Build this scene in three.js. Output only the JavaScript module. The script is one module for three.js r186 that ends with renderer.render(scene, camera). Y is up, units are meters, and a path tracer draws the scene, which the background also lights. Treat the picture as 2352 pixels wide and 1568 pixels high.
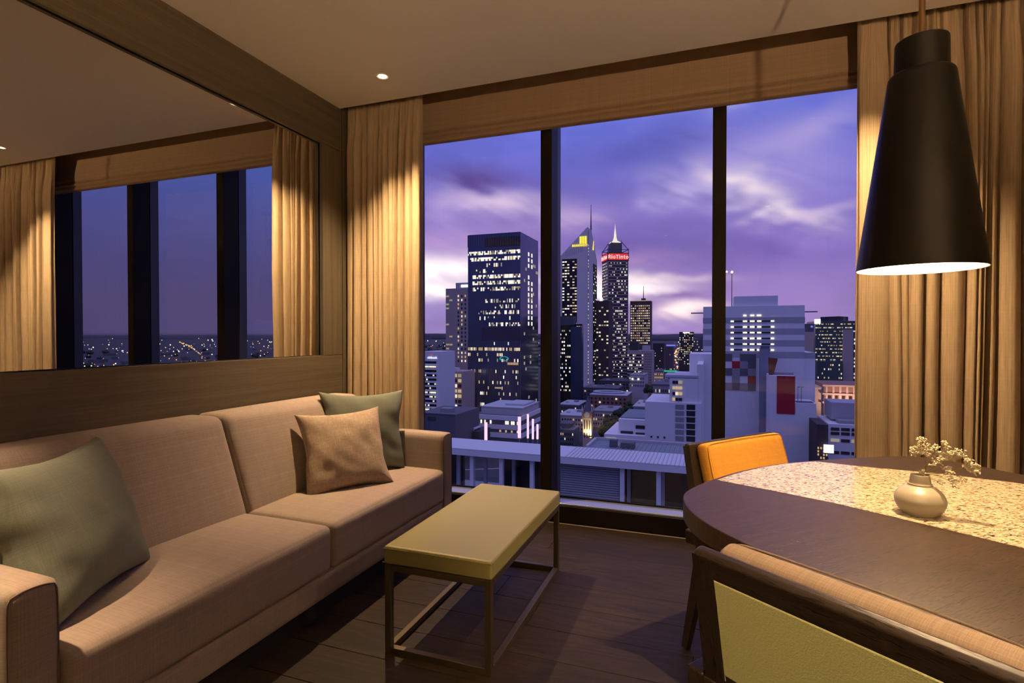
import * as THREE from 'three';
import { RoundedBoxGeometry } from 'three/addons/geometries/RoundedBoxGeometry.js';
import { ConvexGeometry } from 'three/addons/geometries/ConvexGeometry.js';
import { TextGeometry } from 'three/addons/geometries/TextGeometry.js';
import { FontLoader } from 'three/addons/loaders/FontLoader.js';
import { mergeGeometries } from 'three/addons/utils/BufferGeometryUtils.js';
import { RectAreaLightUniformsLib } from 'three/addons/lights/RectAreaLightUniformsLib.js';

// ------------------------------------------------------------------ camera, sky, exposure
const scene = new THREE.Scene();
const FOCAL = 1257.9, YAW = THREE.MathUtils.degToRad(19.96), PITCH = Math.atan(16.9 / FOCAL);
const EYE = new THREE.Vector3(2.293, 1.18, 3.309);
const camera = new THREE.PerspectiveCamera(THREE.MathUtils.radToDeg(2 * Math.atan(784 / FOCAL)), 1.5, 0.05, 30000);
camera.position.copy(EYE);
camera.lookAt(EYE.x - Math.sin(YAW) * Math.cos(PITCH), EYE.y - Math.sin(PITCH), EYE.z - Math.cos(YAW) * Math.cos(PITCH));

const renderer = new THREE.WebGLRenderer({ antialias: true });
renderer.toneMapping = THREE.LinearToneMapping;
renderer.toneMappingExposure = 1.0;
renderer.shadowMap.enabled = true;
RectAreaLightUniformsLib.init();

let seedState = 7;
const reseed = (s) => { seedState = s >>> 0; };
const rnd = () => { seedState = (seedState + 0x6d2b79f5) | 0; let t = Math.imul(seedState ^ (seedState >>> 15), 1 | seedState); t = (t + Math.imul(t ^ (t >>> 7), 61 | t)) ^ t; return ((t ^ (t >>> 14)) >>> 0) / 4294967296; };
const rr = (a, b) => a + (b - a) * rnd();
const lin = (c) => { c /= 255; return c <= 0.04045 ? c / 12.92 : ((c + 0.055) / 1.055) ** 2.4; };
const L3 = (r, g, b) => [lin(r), lin(g), lin(b)];
const clamp = (x, a = 0, b = 1) => Math.min(b, Math.max(a, x));
const sstep = (a, b, x) => { const t = clamp((x - a) / (b - a)); return t * t * (3 - 2 * t); };
// value noise on a lattice that repeats after px, py cells
const hash = (x, y, s) => { let h = (Math.imul(x, 374761393) + Math.imul(y, 668265263) + Math.imul(s, 2147483647)) | 0; h = Math.imul(h ^ (h >>> 13), 1274126177); return ((h ^ (h >>> 16)) >>> 0) / 4294967296; };
const mod = (a, n) => ((a % n) + n) % n;
function vnoise(x, y, s, px = 4096, py = 4096) {
  const xi = Math.floor(x), yi = Math.floor(y), fx = x - xi, fy = y - yi, u = fx * fx * (3 - 2 * fx), v = fy * fy * (3 - 2 * fy);
  const a = hash(mod(xi, px), mod(yi, py), s), b = hash(mod(xi + 1, px), mod(yi, py), s), c = hash(mod(xi, px), mod(yi + 1, py), s), d = hash(mod(xi + 1, px), mod(yi + 1, py), s);
  return a + (b - a) * u + (c - a) * v + (a - b - c + d) * u * v;
}
function fbm(x, y, s, oct = 4, px = 4096, py = 4096) {
  let v = 0, a = 0.5, t = 0;
  for (let o = 0; o < oct; o++) { v += a * vnoise(x, y, s + o * 17, px, py); t += a; a *= 0.5; x *= 2; y *= 2; px *= 2; py *= 2; }
  return v / t;
}

// dusk sky: air and clouds by bearing (degrees right of the window's outward axis) and height (degrees)
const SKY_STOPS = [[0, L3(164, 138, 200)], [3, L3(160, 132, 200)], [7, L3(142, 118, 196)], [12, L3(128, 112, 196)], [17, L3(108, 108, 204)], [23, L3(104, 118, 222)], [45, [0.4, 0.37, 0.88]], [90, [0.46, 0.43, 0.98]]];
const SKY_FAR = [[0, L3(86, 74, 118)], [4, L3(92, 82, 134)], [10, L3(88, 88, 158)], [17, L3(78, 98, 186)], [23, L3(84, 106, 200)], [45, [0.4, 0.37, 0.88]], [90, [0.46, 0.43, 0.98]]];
const stops = (list, e) => { let i = 0; while (i < list.length - 2 && e > list[i + 1][0]) i++; const t = clamp((e - list[i][0]) / (list[i + 1][0] - list[i][0])); return list[i][1].map((c, k) => c + (list[i + 1][1][k] - c) * t); };
// lit or dark cloud banks: bearing, height, half-extents, slope, colour, amount
const BANKS = [
  [-29, 6.9, 7, 1.3, 0.0, [1.5, 1.3, 1.28], 1.0], [-30, 4.6, 6, 1.1, 0.0, [1.5, 1.3, 1.3], 0.95], [-46, 5.5, 12, 2.2, 0, [1.0, 0.8, 0.8], 0.8],
  [-27, 9.4, 6, 1.4, 0, L3(196, 160, 220), 0.75], [-21.6, 13.7, 4.6, 1.1, -0.12, L3(232, 206, 238), 0.85], [-26, 12.2, 3.2, 2.4, 0.1, L3(184, 160, 224), 0.6], [-18, 10.5, 4, 1.5, -0.1, L3(186, 152, 214), 0.5],
  [-13.2, 12.0, 3.4, 1.0, -0.05, L3(206, 178, 224), 0.7], [-6.2, 5.6, 6.0, 0.4, -0.02, [1.0, 0.78, 0.86], 0.8], [-8.0, 4.5, 4.4, 0.75, 0.0, [1.4, 1.18, 1.18], 1.0], [-13, 4.8, 5, 1.4, 0, [1.3, 1.1, 1.12], 0.9], [-2.4, 2.6, 3.0, 0.8, 0.06, [1.35, 1.06, 1.04], 1.0],
  [-8.0, 7.4, 4.0, 0.7, -0.06, L3(200, 158, 210), 0.6], [-2.6, 14.0, 3.4, 1.0, 0.10, L3(206, 190, 238), 0.85], [-4.6, 15.0, 2.4, 0.9, -0.25, L3(176, 164, 226), 0.6],
  [4.5, 15.8, 7.5, 3.4, -0.1, L3(172, 158, 226), 0.7], [2.6, 14.2, 3.0, 1.3, -0.42, L3(246, 226, 240), 0.95], [6.2, 11.2, 3.6, 0.8, -0.28, L3(240, 220, 240), 0.95], [4.6, 11.4, 1.8, 0.35, 0.30, L3(240, 222, 242), 0.7], [8.8, 10.9, 3.4, 0.45, 0.16, L3(214, 190, 232), 0.7],
  [2.2, 22.0, 3.6, 0.9, 0.02, L3(206, 196, 238), 0.85], [8.6, 18.4, 3.6, 1.2, 0.25, L3(178, 164, 226), 0.6],
  [-22.8, 16.0, 5.2, 1.0, -0.04, L3(98, 78, 154), 0.85], [-6.3, 2.9, 1.5, 0.9, 0.1, L3(144, 112, 184), 0.9], [-3, 4.0, 3.4, 0.4, 0, L3(154, 120, 188), 0.8], [4.2, 8.0, 4.4, 1.2, -0.05, L3(120, 98, 180), 0.8], [-7.5, 9.2, 6.0, 1.5, 0, L3(116, 98, 178), 0.75], [-28, 2.6, 5, 1.2, 0, L3(166, 144, 210), 0.8], [-5, 18.4, 6, 1.3, 0.1, L3(90, 92, 184), 0.7], [8.8, 21.0, 3, 1.4, 0, L3(108, 116, 220), 0.6], [7, 4.6, 5, 1.4, 0.05, L3(162, 134, 204), 0.6],
];
function skyColor(th, el) {
  const w1 = fbm(th * 0.09 + 40, el * 0.16, 11, 4) - 0.5, w2 = fbm(th * 0.22 + 90, el * 0.5 + 7, 23, 4) - 0.5, along = th * 0.92 - el * 0.38, across = el * 0.92 + th * 0.38, w3 = fbm(along * 0.22 + 10, across * 1.5 + 3, 31, 4) - 0.5;
  const far = sstep(16, 46, Math.abs(th + 12)), lift = 1 + 0.12 * sstep(-2, 5, th) * (1 - sstep(16, 34, th)) * sstep(5, 12, el);
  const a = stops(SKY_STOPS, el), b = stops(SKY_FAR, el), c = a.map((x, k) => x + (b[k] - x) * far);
  const gain = lift + (w1 * 0.35 + w2 * 0.3) * (1 - 0.5 * far) * (1 - sstep(24, 40, el));
  for (let k = 0; k < 3; k++) c[k] *= gain * (k === 0 ? 1 + w2 * 0.12 : 1);
  if (el < 30) for (const [bt, be, st, se, sl, col, amt] of BANKS) {
    const dx = th + w2 * 3.5 + w1 * 3 - bt; if (Math.abs(dx) > st * 3) continue;
    const dy = el + w2 * 1.7 + w3 * 0.8 + w1 * 0.8 - be - sl * dx, q = (dx / st) ** 2 + (dy / se) ** 2; if (q > 7) continue;
    const g = amt * Math.exp(-q * 0.9) * clamp(1 + w3 * 1.3 + w2 * 0.8, 0, 1.3);
    for (let k = 0; k < 3; k++) c[k] += (col[k] - c[k]) * clamp(g);
  }
  return c;
}
{
  const W = 2048, H = 1024, data = new Float32Array(W * H * 4);
  for (let j = 0; j < H; j++) {
    const el = Math.max(0.05, ((j + 0.5) / H - 0.5) * 180), low = j < H / 2;
    for (let i = 0; i < W; i++) {
      const az = ((i + 0.5) / W - 0.5) * 2 * Math.PI, o = (j * W + i) * 4;
      const th = THREE.MathUtils.radToDeg(Math.atan2(Math.cos(az), -Math.sin(az)));
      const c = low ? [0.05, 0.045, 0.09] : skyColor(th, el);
      data[o] = c[0]; data[o + 1] = c[1]; data[o + 2] = c[2]; data[o + 3] = 1;
    }
  }
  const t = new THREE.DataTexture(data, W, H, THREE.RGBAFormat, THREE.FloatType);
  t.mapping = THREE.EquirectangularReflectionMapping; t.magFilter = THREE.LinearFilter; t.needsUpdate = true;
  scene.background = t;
}
const WARM = new THREE.Color().setRGB(1, 0.68, 0.37);
const SPOT_POWER = 25, PENDANT_POWER = 3.6, UPLIGHT_POWER = 38;

// ------------------------------------------------------------------ helpers
const taken = new Map();
const numbered = (n) => { const k = taken.get(n) ?? 0; taken.set(n, k + 1); return k ? n + '_' + String(k).padStart(3, '0') : n; };
const put = (o) => { o.traverse((m) => { if (m.isMesh) { m.castShadow = true; m.receiveShadow = true; } }); scene.add(o); return o; };
function part(parent, name, geo, mat, pos, label) {
  const m = new THREE.Mesh(geo, mat); m.name = name; m.castShadow = m.receiveShadow = true;
  if (pos) m.position.set(...pos);
  if (label) m.userData.label = label;
  parent.add(m); return m;
}
const stuff = (m) => { m.userData.kind = 'stuff'; return m; };
function thing(name, label, category, pos = [0, 0, 0], turn = 0, group) {
  const g = new THREE.Group(); g.name = numbered(name); g.position.set(...pos); g.rotation.y = turn;
  g.userData = { label, category }; if (group) g.userData.group = group;
  scene.add(g); return g;
}
function struct(name, label, category) { const g = thing(name, label, category); g.userData.kind = 'structure'; return g; }
function single(name, label, category, geo, mat, pos = [0, 0, 0], group) {
  const m = new THREE.Mesh(geo, mat); m.name = numbered(name); m.position.set(...pos); m.userData = { label, category }; if (group) m.userData.group = group;
  m.castShadow = m.receiveShadow = true; scene.add(m); return m;
}
// uv in metres from the face's main direction; swap turns the pattern by a quarter
function metric(geo, swap = false, ox = 0, oy = 0) {
  if (geo.index) geo = geo.toNonIndexed();
  const p = geo.attributes.position, uv = new Float32Array(p.count * 2), a = new THREE.Vector3(), b = new THREE.Vector3(), c = new THREE.Vector3(), n = new THREE.Vector3();
  for (let i = 0; i < p.count; i += 3) {
    a.fromBufferAttribute(p, i); b.fromBufferAttribute(p, i + 1); c.fromBufferAttribute(p, i + 2);
    n.subVectors(b, a).cross(c.clone().sub(a)); const x = Math.abs(n.x), y = Math.abs(n.y), z = Math.abs(n.z);
    [a, b, c].forEach((q, k) => {
      let s = x >= y && x >= z ? [q.z, q.y] : y >= z ? [q.x, q.z] : [q.x, q.y];
      if (swap) s = [s[1], s[0]];
      uv[(i + k) * 2] = s[0] + ox; uv[(i + k) * 2 + 1] = s[1] + oy;
    });
  }
  geo.setAttribute('uv', new THREE.BufferAttribute(uv, 2)); return geo;
}
const box = (w, h, d, x = 0, y = 0, z = 0) => new THREE.BoxGeometry(w, h, d).translate(x, y, z);
const rbox = (w, h, d, r = 0.004, seg = 2) => new RoundedBoxGeometry(w, h, d, seg, Math.min(r, w / 2.01, h / 2.01, d / 2.01));
const span = (x0, x1, y0, y1, z0, z1, r = 0) => (r ? rbox(x1 - x0, y1 - y0, z1 - z0, r) : new THREE.BoxGeometry(x1 - x0, y1 - y0, z1 - z0)).translate((x0 + x1) / 2, (y0 + y1) / 2, (z0 + z1) / 2);
// normals averaged over vertices that share a place, so that uv seams stay smooth
function smooth(geo) {
  geo.computeVertexNormals();
  const p = geo.attributes.position, n = geo.attributes.normal, sum = new Map(), key = (i) => Math.round(p.getX(i) * 2e4) + ',' + Math.round(p.getY(i) * 2e4) + ',' + Math.round(p.getZ(i) * 2e4);
  for (let i = 0; i < p.count; i++) { const k = key(i), s = sum.get(k) ?? [0, 0, 0]; s[0] += n.getX(i); s[1] += n.getY(i); s[2] += n.getZ(i); sum.set(k, s); }
  for (let i = 0; i < p.count; i++) { const s = sum.get(key(i)), l = Math.hypot(...s) || 1; n.setXYZ(i, s[0] / l, s[1] / l, s[2] / l); }
  return geo;
}
// upholstered block: rounded box with swelling faces; bulge = [x, y, z]
function softBox(w, h, d, r, bulge = [0, 0, 0], seg = [18, 10, 18], warp) {
  let g = new THREE.BoxGeometry(2, 2, 2, ...seg).toNonIndexed();
  const p = g.attributes.position, hw = [w / 2, h / 2, d / 2], ease = (c) => Math.sign(c) * (1 - (1 - Math.abs(c)) ** 1.7);
  const uv = new Float32Array(p.count * 2);
  for (let i = 0; i < p.count; i += 3) {
    const v = [0, 1, 2].map((k) => [p.getX(i + k), p.getY(i + k), p.getZ(i + k)].map(ease));
    const ax = [0, 1, 2].find((q) => v.every((t) => Math.abs(Math.abs(t[q]) - 1) < 1e-5 && t[q] * v[0][q] > 0)) ?? 1;
    v.forEach((t, k) => {
      const m = t.map((c, q) => c * hw[q]);
      uv[(i + k) * 2] = ax === 0 ? m[2] : m[0]; uv[(i + k) * 2 + 1] = ax === 1 ? m[2] : m[1];
      const core = m.map((c, q) => clamp(c, -(hw[q] - r), hw[q] - r)), e = m.map((c, q) => c - core[q]), l = Math.hypot(...e) || 1;
      const o = core.map((c, q) => c + e[q] / l * r);
      const f = [0, 1, 2].map((q) => bulge[q] * t[q] * [0, 1, 2].filter((s) => s !== q).reduce((a, s) => a * (1 - t[s] * t[s]) ** 0.6, 1));
      let out = o.map((c, q) => c + f[q]);
      if (warp) out = warp(out, t);
      p.setXYZ(i + k, ...out);
    });
  }
  g.setAttribute('uv', new THREE.BufferAttribute(uv, 2));
  return smooth(g);
}
const V = (...a) => new THREE.Vector3(...a);
const tube = (pts, r, closed = false, n = 60, rad = 6) => new THREE.TubeGeometry(new THREE.CatmullRomCurve3(pts.map((q) => V(...q)), closed, 'catmullrom', 0.3), n, r, rad, closed);
// a tapering four-sided bar from a to b
function bar(a, b, wa, wb, da = wa, db = wb) {
  const A = V(...a), B = V(...b), g = new THREE.BoxGeometry(1, 1, 1), p = g.attributes.position, dir = B.clone().sub(A), len = dir.length();
  const q = new THREE.Quaternion().setFromUnitVectors(V(0, 1, 0), dir.normalize());
  for (let i = 0; i < p.count; i++) { const t = p.getY(i) + 0.5, v = V(p.getX(i) * (wa + (wb - wa) * t), t * len, p.getZ(i) * (da + (db - da) * t)).applyQuaternion(q).add(A); p.setXYZ(i, v.x, v.y, v.z); }
  g.computeVertexNormals(); return g;
}

// ------------------------------------------------------------------ textures and materials
function makeTex(w, h, fn, srgb = true, rep = [1, 1]) {
  const d = new Uint8Array(w * h * 4);
  for (let j = 0; j < h; j++) for (let i = 0; i < w; i++) { const c = fn(i / w, j / h, i, j), o = (j * w + i) * 4; d[o] = clamp(c[0]) * 255; d[o + 1] = clamp(c[1]) * 255; d[o + 2] = clamp(c[2]) * 255; d[o + 3] = 255; }
  const t = new THREE.DataTexture(d, w, h, THREE.RGBAFormat); t.wrapS = t.wrapT = THREE.RepeatWrapping; t.magFilter = THREE.LinearFilter; t.minFilter = THREE.LinearMipmapLinearFilter; t.generateMipmaps = true;
  if (srgb) t.colorSpace = THREE.SRGBColorSpace; t.repeat.set(...rep); t.needsUpdate = true; return t;
}
// wood: grain runs along u; figure 0..1 mixes cathedral arches into straight streaks
function woodPair(dark, light, size, seed, figure, poreAmt, pu = 46, pv = 300) {
  const height = (u, v) => {
    const warp = (fbm(u * 3, v * 4, seed, 3, 3, 4) - 0.5) * 2;
    const rings = 0.5 + 0.5 * Math.sin(2 * Math.PI * (v * 7 + figure * warp * 2.4 + 0.4 * fbm(u * 2, v * 12, seed + 3, 2, 2, 12)));
    const streak = fbm(u * 4, v * 90, seed + 5, 3, 4, 90), broad = fbm(u * 2, v * 9, seed + 9, 2, 2, 9);
    const pore = sstep(0.66, 0.8, vnoise(u * pu, v * pv, seed + 13, pu, pv)) * (0.4 + 0.6 * rings);
    return [0.34 * rings * (0.3 + figure) + 0.42 * streak + 0.3 * broad, pore];
  };
  const map = makeTex(1024, 512, (u, v) => { const [a, p] = height(u, v), t = clamp(a * 1.15 - 0.08), k = 1 - poreAmt * p; return [0, 1, 2].map((c) => (dark[c] + (light[c] - dark[c]) * t) * k / 255); });
  const bump = makeTex(1024, 512, (u, v) => { const [a, p] = height(u, v), g = 0.7 + 0.15 * a - 0.5 * p; return [g, g, g]; }, false);
  for (const t of [map, bump]) t.repeat.set(1 / size[0], 1 / size[1]);
  return { map, bump };
}
const withRep = (t, a, b, rot = 0, ox = 0, oy = 0) => { const c = t.clone(); c.repeat.set(a, b); c.rotation = rot; c.offset.set(ox, oy); c.needsUpdate = true; return c; };
const std = (o) => new THREE.MeshStandardMaterial(o);
const phys = (o) => new THREE.MeshPhysicalMaterial(o);
const rgb = (r, g, b) => new THREE.Color().setRGB(r, g, b);
const hexc = (r, g, b) => new THREE.Color().setRGB(lin(r), lin(g), lin(b));
const matte = (r, g, b, rough = 0.85) => std({ color: rgb(r, g, b), roughness: rough });

const veneer = woodPair([78, 69, 54], [116, 103, 82], [1.5, 0.4], 3, 0.1, 0.10);
const oak = woodPair([70, 54, 42], [118, 94, 72], [1.1, 0.4], 17, 0.75, 0.5);
const darkOak = woodPair([32, 24, 19], [56, 42, 32], [0.5, 0.2], 29, 0.2, 0.7, 40, 130);
const M = {};
M.veneer = std({ map: veneer.map, bumpMap: veneer.bump, bumpScale: 0.0006, roughness: 0.55 });
M.floor = [0, 1, 2, 3].map((k) => phys({ map: oak.map, bumpMap: oak.bump, bumpScale: 0.0007, roughness: 0.55, specularIntensity: 0.5, color: rgb(...[[0.2, 0.195, 0.14], [0.23, 0.22, 0.158], [0.175, 0.175, 0.128], [0.215, 0.2, 0.145]][k]) }));
M.darkWood = std({ map: darkOak.map, bumpMap: darkOak.bump, bumpScale: 0.0005, roughness: 0.38 });
M.tableWood = phys({ map: darkOak.map, bumpMap: darkOak.bump, bumpScale: 0.0006, roughness: 0.42, color: rgb(1.5, 1.2, 0.9) });
M.plaster = std({ color: rgb(0.82, 0.75, 0.66), roughness: 0.92, bumpMap: makeTex(256, 256, (u, v) => { const g = fbm(u * 32, v * 32, 5, 3, 32, 32); return [g, g, g]; }, false, [2, 2]), bumpScale: 0.00005 });
M.wall = std({ color: rgb(0.5, 0.44, 0.37), roughness: 0.9 });
const weaveTex = (seed, a, b, n, slub) => makeTex(512, 512, (u, v) => {
  const i = Math.floor(u * n), j = Math.floor(v * n), fu = u * n - i, fv = v * n - j, over = (i + j) % 2 === 0;
  const th = over ? hash(i, 7, seed) : hash(3, j, seed + 1), shape = over ? 1 - Math.abs(fu - 0.5) : 1 - Math.abs(fv - 0.5);
  const s = slub * (fbm(u * 8, v * 80, seed + 2, 2, 8, 80) + fbm(u * 80, v * 8, seed + 4, 2, 80, 8) - 1);
  const t = clamp(0.15 + 0.45 * th + 0.35 * (shape - 0.5) + s); return [0, 1, 2].map((c) => (a[c] + (b[c] - a[c]) * t) / 255);
});
const weaveBump = makeTex(256, 256, (u, v) => { const n = 32, fu = (u * n) % 1, fv = (v * n) % 1, over = (Math.floor(u * n) + Math.floor(v * n)) % 2, g = over ? Math.sin(fu * Math.PI) : Math.sin(fv * Math.PI) * 0.8; return [g, g, g]; }, false);
const cloth = (seed, a, b, o = {}) => { const size = o.size ?? 0.16; const map = weaveTex(seed, a, b, o.n ?? 128, o.slub ?? 0.5); map.repeat.set(1 / size, 1 / size); return phys({ map, bumpMap: withRep(weaveBump, 4 / size, 4 / size), bumpScale: 0.0003, roughness: 0.95, sheen: 0.25, sheenRoughness: 0.6, sheenColor: rgb(0.5, 0.42, 0.36), side: THREE.DoubleSide }); };
M.sofa = cloth(41, [134, 119, 108], [194, 175, 162], { size: 0.11, n: 128, slub: 0.16 });
M.sofaSeam = matte(0.13, 0.085, 0.06);
M.pillowBeige = cloth(47, [150, 128, 110], [204, 182, 160], { size: 0.13, n: 110, slub: 0.6 });
M.pillowGreen = cloth(53, [98, 104, 93], [136, 141, 126], { size: 0.11, n: 128, slub: 0.2 });
M.mustard = cloth(59, [206, 138, 38], [232, 168, 66], { size: 0.14, n: 120, slub: 0.4 });
M.chairBeige = cloth(61, [128, 106, 88], [174, 150, 127], { size: 0.1, n: 80, slub: 0.25 });
M.curtain = (() => {
  const map = makeTex(512, 512, (u, v) => { const yarn = 0.5 * hash(Math.floor(u * 200), 1, 3) + 0.5 * fbm(u * 60, v * 4, 71, 3, 60, 4), weft = hash(5, Math.floor(v * 256), 9), t = clamp(0.14 + 0.66 * yarn + 0.07 * weft); return [(150 + 70 * t) / 255, (128 + 66 * t) / 255, (98 + 60 * t) / 255]; });
  map.repeat.set(1 / 0.3, 1 / 0.3);
  return phys({ map, bumpMap: withRep(weaveBump, 14, 14), bumpScale: 0.0003, roughness: 0.95, sheen: 0.2, sheenColor: rgb(0.5, 0.4, 0.3), side: THREE.DoubleSide });
})();
M.blind = (() => { const map = weaveTex(83, [146, 121, 95], [182, 153, 123], 160, 0.15); map.repeat.set(1 / 0.3, 1 / 0.3); return std({ map, roughness: 0.95, side: THREE.DoubleSide }); })();
const leatherBump = makeTex(512, 512, (u, v) => { const g = 0.6 * fbm(u * 60, v * 60, 91, 3, 60, 60) + 0.4 * fbm(u * 140, v * 140, 97, 2, 140, 140); return [g, g, g]; }, false);
M.limeLeather = std({ color: hexc(184, 184, 126), roughness: 0.5, bumpMap: withRep(leatherBump, 5, 5), bumpScale: 0.0012 });
M.tableLeather = std({ color: hexc(150, 142, 86), roughness: 0.42, bumpMap: withRep(leatherBump, 5, 5), bumpScale: 0.0005 });
M.bronze = std({ color: rgb(0.17, 0.13, 0.075), metalness: 0.85, roughness: 0.42 });
M.frame = phys({ color: rgb(0.006, 0.003, 0.0022), roughness: 0.45, specularIntensity: 0.35 });
M.frameGrey = std({ color: rgb(0.07, 0.07, 0.085), roughness: 0.4, metalness: 0.4 });
M.sill = std({ color: rgb(0.55, 0.6, 0.6), roughness: 0.22, metalness: 0.75 });
M.mirror = std({ color: rgb(0.84, 0.85, 0.84), metalness: 1, roughness: 0.0 });
M.trimDark = std({ color: rgb(0.015, 0.011, 0.008), roughness: 0.5 });
M.glass = phys({ color: rgb(1, 1, 1), transmission: 1, thickness: 0, roughness: 0, ior: 1.5, side: THREE.DoubleSide });
M.shade = phys({ color: rgb(0.008, 0.0065, 0.0055), roughness: 0.3, specularIntensity: 0.25 });
M.shadeIn = std({ color: rgb(0.7, 0.62, 0.46), roughness: 0.5 });
M.brass = std({ color: rgb(0.42, 0.26, 0.12), metalness: 0.9, roughness: 0.35 });
M.ceramic = phys({ color: rgb(0.42, 0.36, 0.25), roughness: 0.38, clearcoat: 0.25, clearcoatRoughness: 0.3 });
M.stem = matte(0.3, 0.22, 0.09);
M.blossom = matte(0.78, 0.68, 0.46);
M.granite = (() => {
  const map = makeTex(1024, 1024, (u, v) => {
    const su = u * 60, sv = v * 150, a = fbm(su, sv, 101, 3, 60, 150), b = fbm(u * 26, v * 60, 107, 3, 26, 60), c = fbm(u * 120, v * 240, 113, 2, 120, 240);
    const dark = sstep(0.585, 0.66, a) * sstep(0.36, 0.56, b), brown = sstep(0.56, 0.66, fbm(u * 50, v * 110, 127, 3, 50, 110)), t = c * 0.5 + b * 0.5;
    let k = [0.74 + 0.18 * t, 0.68 + 0.18 * t, 0.55 + 0.2 * t]; k = k.map((x, q) => x + ([0.62, 0.48, 0.34][q] - x) * brown * 0.6); return k.map((x, q) => x + ([0.13, 0.11, 0.1][q] - x) * dark);
  }); map.repeat.set(1 / 0.42, 1 / 0.42); map.rotation = -0.35;
  return phys({ map, roughness: 0.22, clearcoat: 0.5, clearcoatRoughness: 0.08 });
})();
const glow = (r, g, b, k = 1) => std({ color: 0x000000, emissive: rgb(r, g, b), emissiveIntensity: k, roughness: 1 });

// ------------------------------------------------------------------ the room
const ROOM_H = 2.657, RIGHT = 4.05, BACK = 6.0, RECESS = 0.30, MIRROR_X = -0.03;
{ // floor of separate oak boards over a dark underlay
  const f = struct('floor', 'brown oak plank floor of the hotel room', 'floor');
  part(f, 'underlay', span(-0.2, RIGHT + 0.1, -0.14, -0.0155, -0.18, BACK + 0.1), M.trimDark);
  reseed(5);
  for (let row = 0, z = 0.012; z < BACK; row++, z += 0.2) {
    let x = -rr(0.2, 1.4);
    while (x < RIGHT) {
      const len = rr(1.3, 2.1), x0 = Math.max(0, x) + 0.0008, x1 = Math.min(RIGHT, x + len) - 0.0008, z1 = Math.min(BACK, z + 0.2) - 0.0012; x += len;
      if (x1 - x0 < 0.05) continue;
      part(f, 'plank', metric(span(x0, x1, -0.015, 0, z + 0.0012, z1, 0.0018), false, rr(0, 9), rr(0, 9)), M.floor[Math.floor(rnd() * 4)]);
    }
  }
}
{
  const c = struct('ceiling', 'plain cream plaster ceiling ending at a curtain recess', 'ceiling');
  part(c, 'ceiling_slab', metric(span(-0.2, RIGHT + 0.1, ROOM_H, ROOM_H + 0.16, RECESS, BACK + 0.1)), M.plaster);
  part(c, 'recess_top', metric(span(-0.2, RIGHT + 0.1, 2.80, 2.96, -0.24, RECESS)), M.wall);
}
{
  const w = struct('wall_left', 'oak veneered wall framing the long mirror', 'wall');
  part(w, 'wall_core', span(-0.2, -0.05, 0, 2.96, -0.24, BACK + 0.1), M.wall);
  const Z1 = BACK, zm = 0.473, zE = 0.285, yb = 1.046, yt = 2.379;
  part(w, 'panel', metric(span(-0.022, 0, yt, ROOM_H, zE, Z1, 0.0015), false, 0.3, 0.2), M.veneer, null, 'beam panel above the mirror with the grain running along it');
  part(w, 'panel', metric(span(-0.025, 0, yb, yt - 0.0015, zE, zm, 0.0015), true, 0.4, 0.1), M.veneer, null, 'narrow upright panel at the end of the mirror');
  part(w, 'panel', metric(span(-0.05, 0, 0.0, yb - 0.0015, zE, Z1, 0.0015), false, 0.75, 0.15), M.veneer, null, 'wide panel below the mirror');
  part(w, 'panel', metric(span(-0.05, -0.004, 0, 2.79, 0.001, zE - 0.012, 0.0015), true, 0.9, 0.3), M.veneer, null, 'end panel behind the corner curtain');
  part(w, 'shadow_gap', span(-0.049, -0.004, yb + 0.002, ROOM_H - 0.004, zE - 0.012, zE), M.trimDark);
}
{
  const m = thing('wall_mirror', 'long frameless wall mirror set into the oak panelling above the sofa', 'mirror', [MIRROR_X, 1.046, 0.473]);
  part(m, 'mirror_glass', span(-0.006, 0, 0.001, 1.36, -0.02, 5.4), M.mirror);
  part(m, 'edge_trim', span(-0.018, 0.003, 0.0, 0.003, -0.02, 5.4), M.trimDark);
}
{
  const w = struct('wall_right', 'plain right wall of the room', 'wall'); part(w, 'wall_core', span(RIGHT, RIGHT + 0.15, 0, 2.96, -0.24, BACK + 0.1), M.wall);
  const b = struct('wall_back', 'plain wall behind the viewer', 'wall'); part(b, 'wall_core', span(-0.2, RIGHT + 0.15, 0, 2.96, BACK, BACK + 0.15), M.wall);
  const f = struct('wall_window', 'narrow wall pieces round the window', 'wall');
  part(f, 'wall_core', span(-0.2, 0.20, 0, 2.96, -0.24, 0), M.wall); part(f, 'wall_core', span(3.95, RIGHT + 0.15, 0, 2.96, -0.24, 0), M.wall); part(f, 'wall_core', span(0.20, 3.95, 2.64, 2.96, -0.24, 0), M.wall);
  part(f, 'wall_core', span(0.20, 3.95, -0.5, 0.0, -0.24, -0.0005), M.wall);
}
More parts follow.
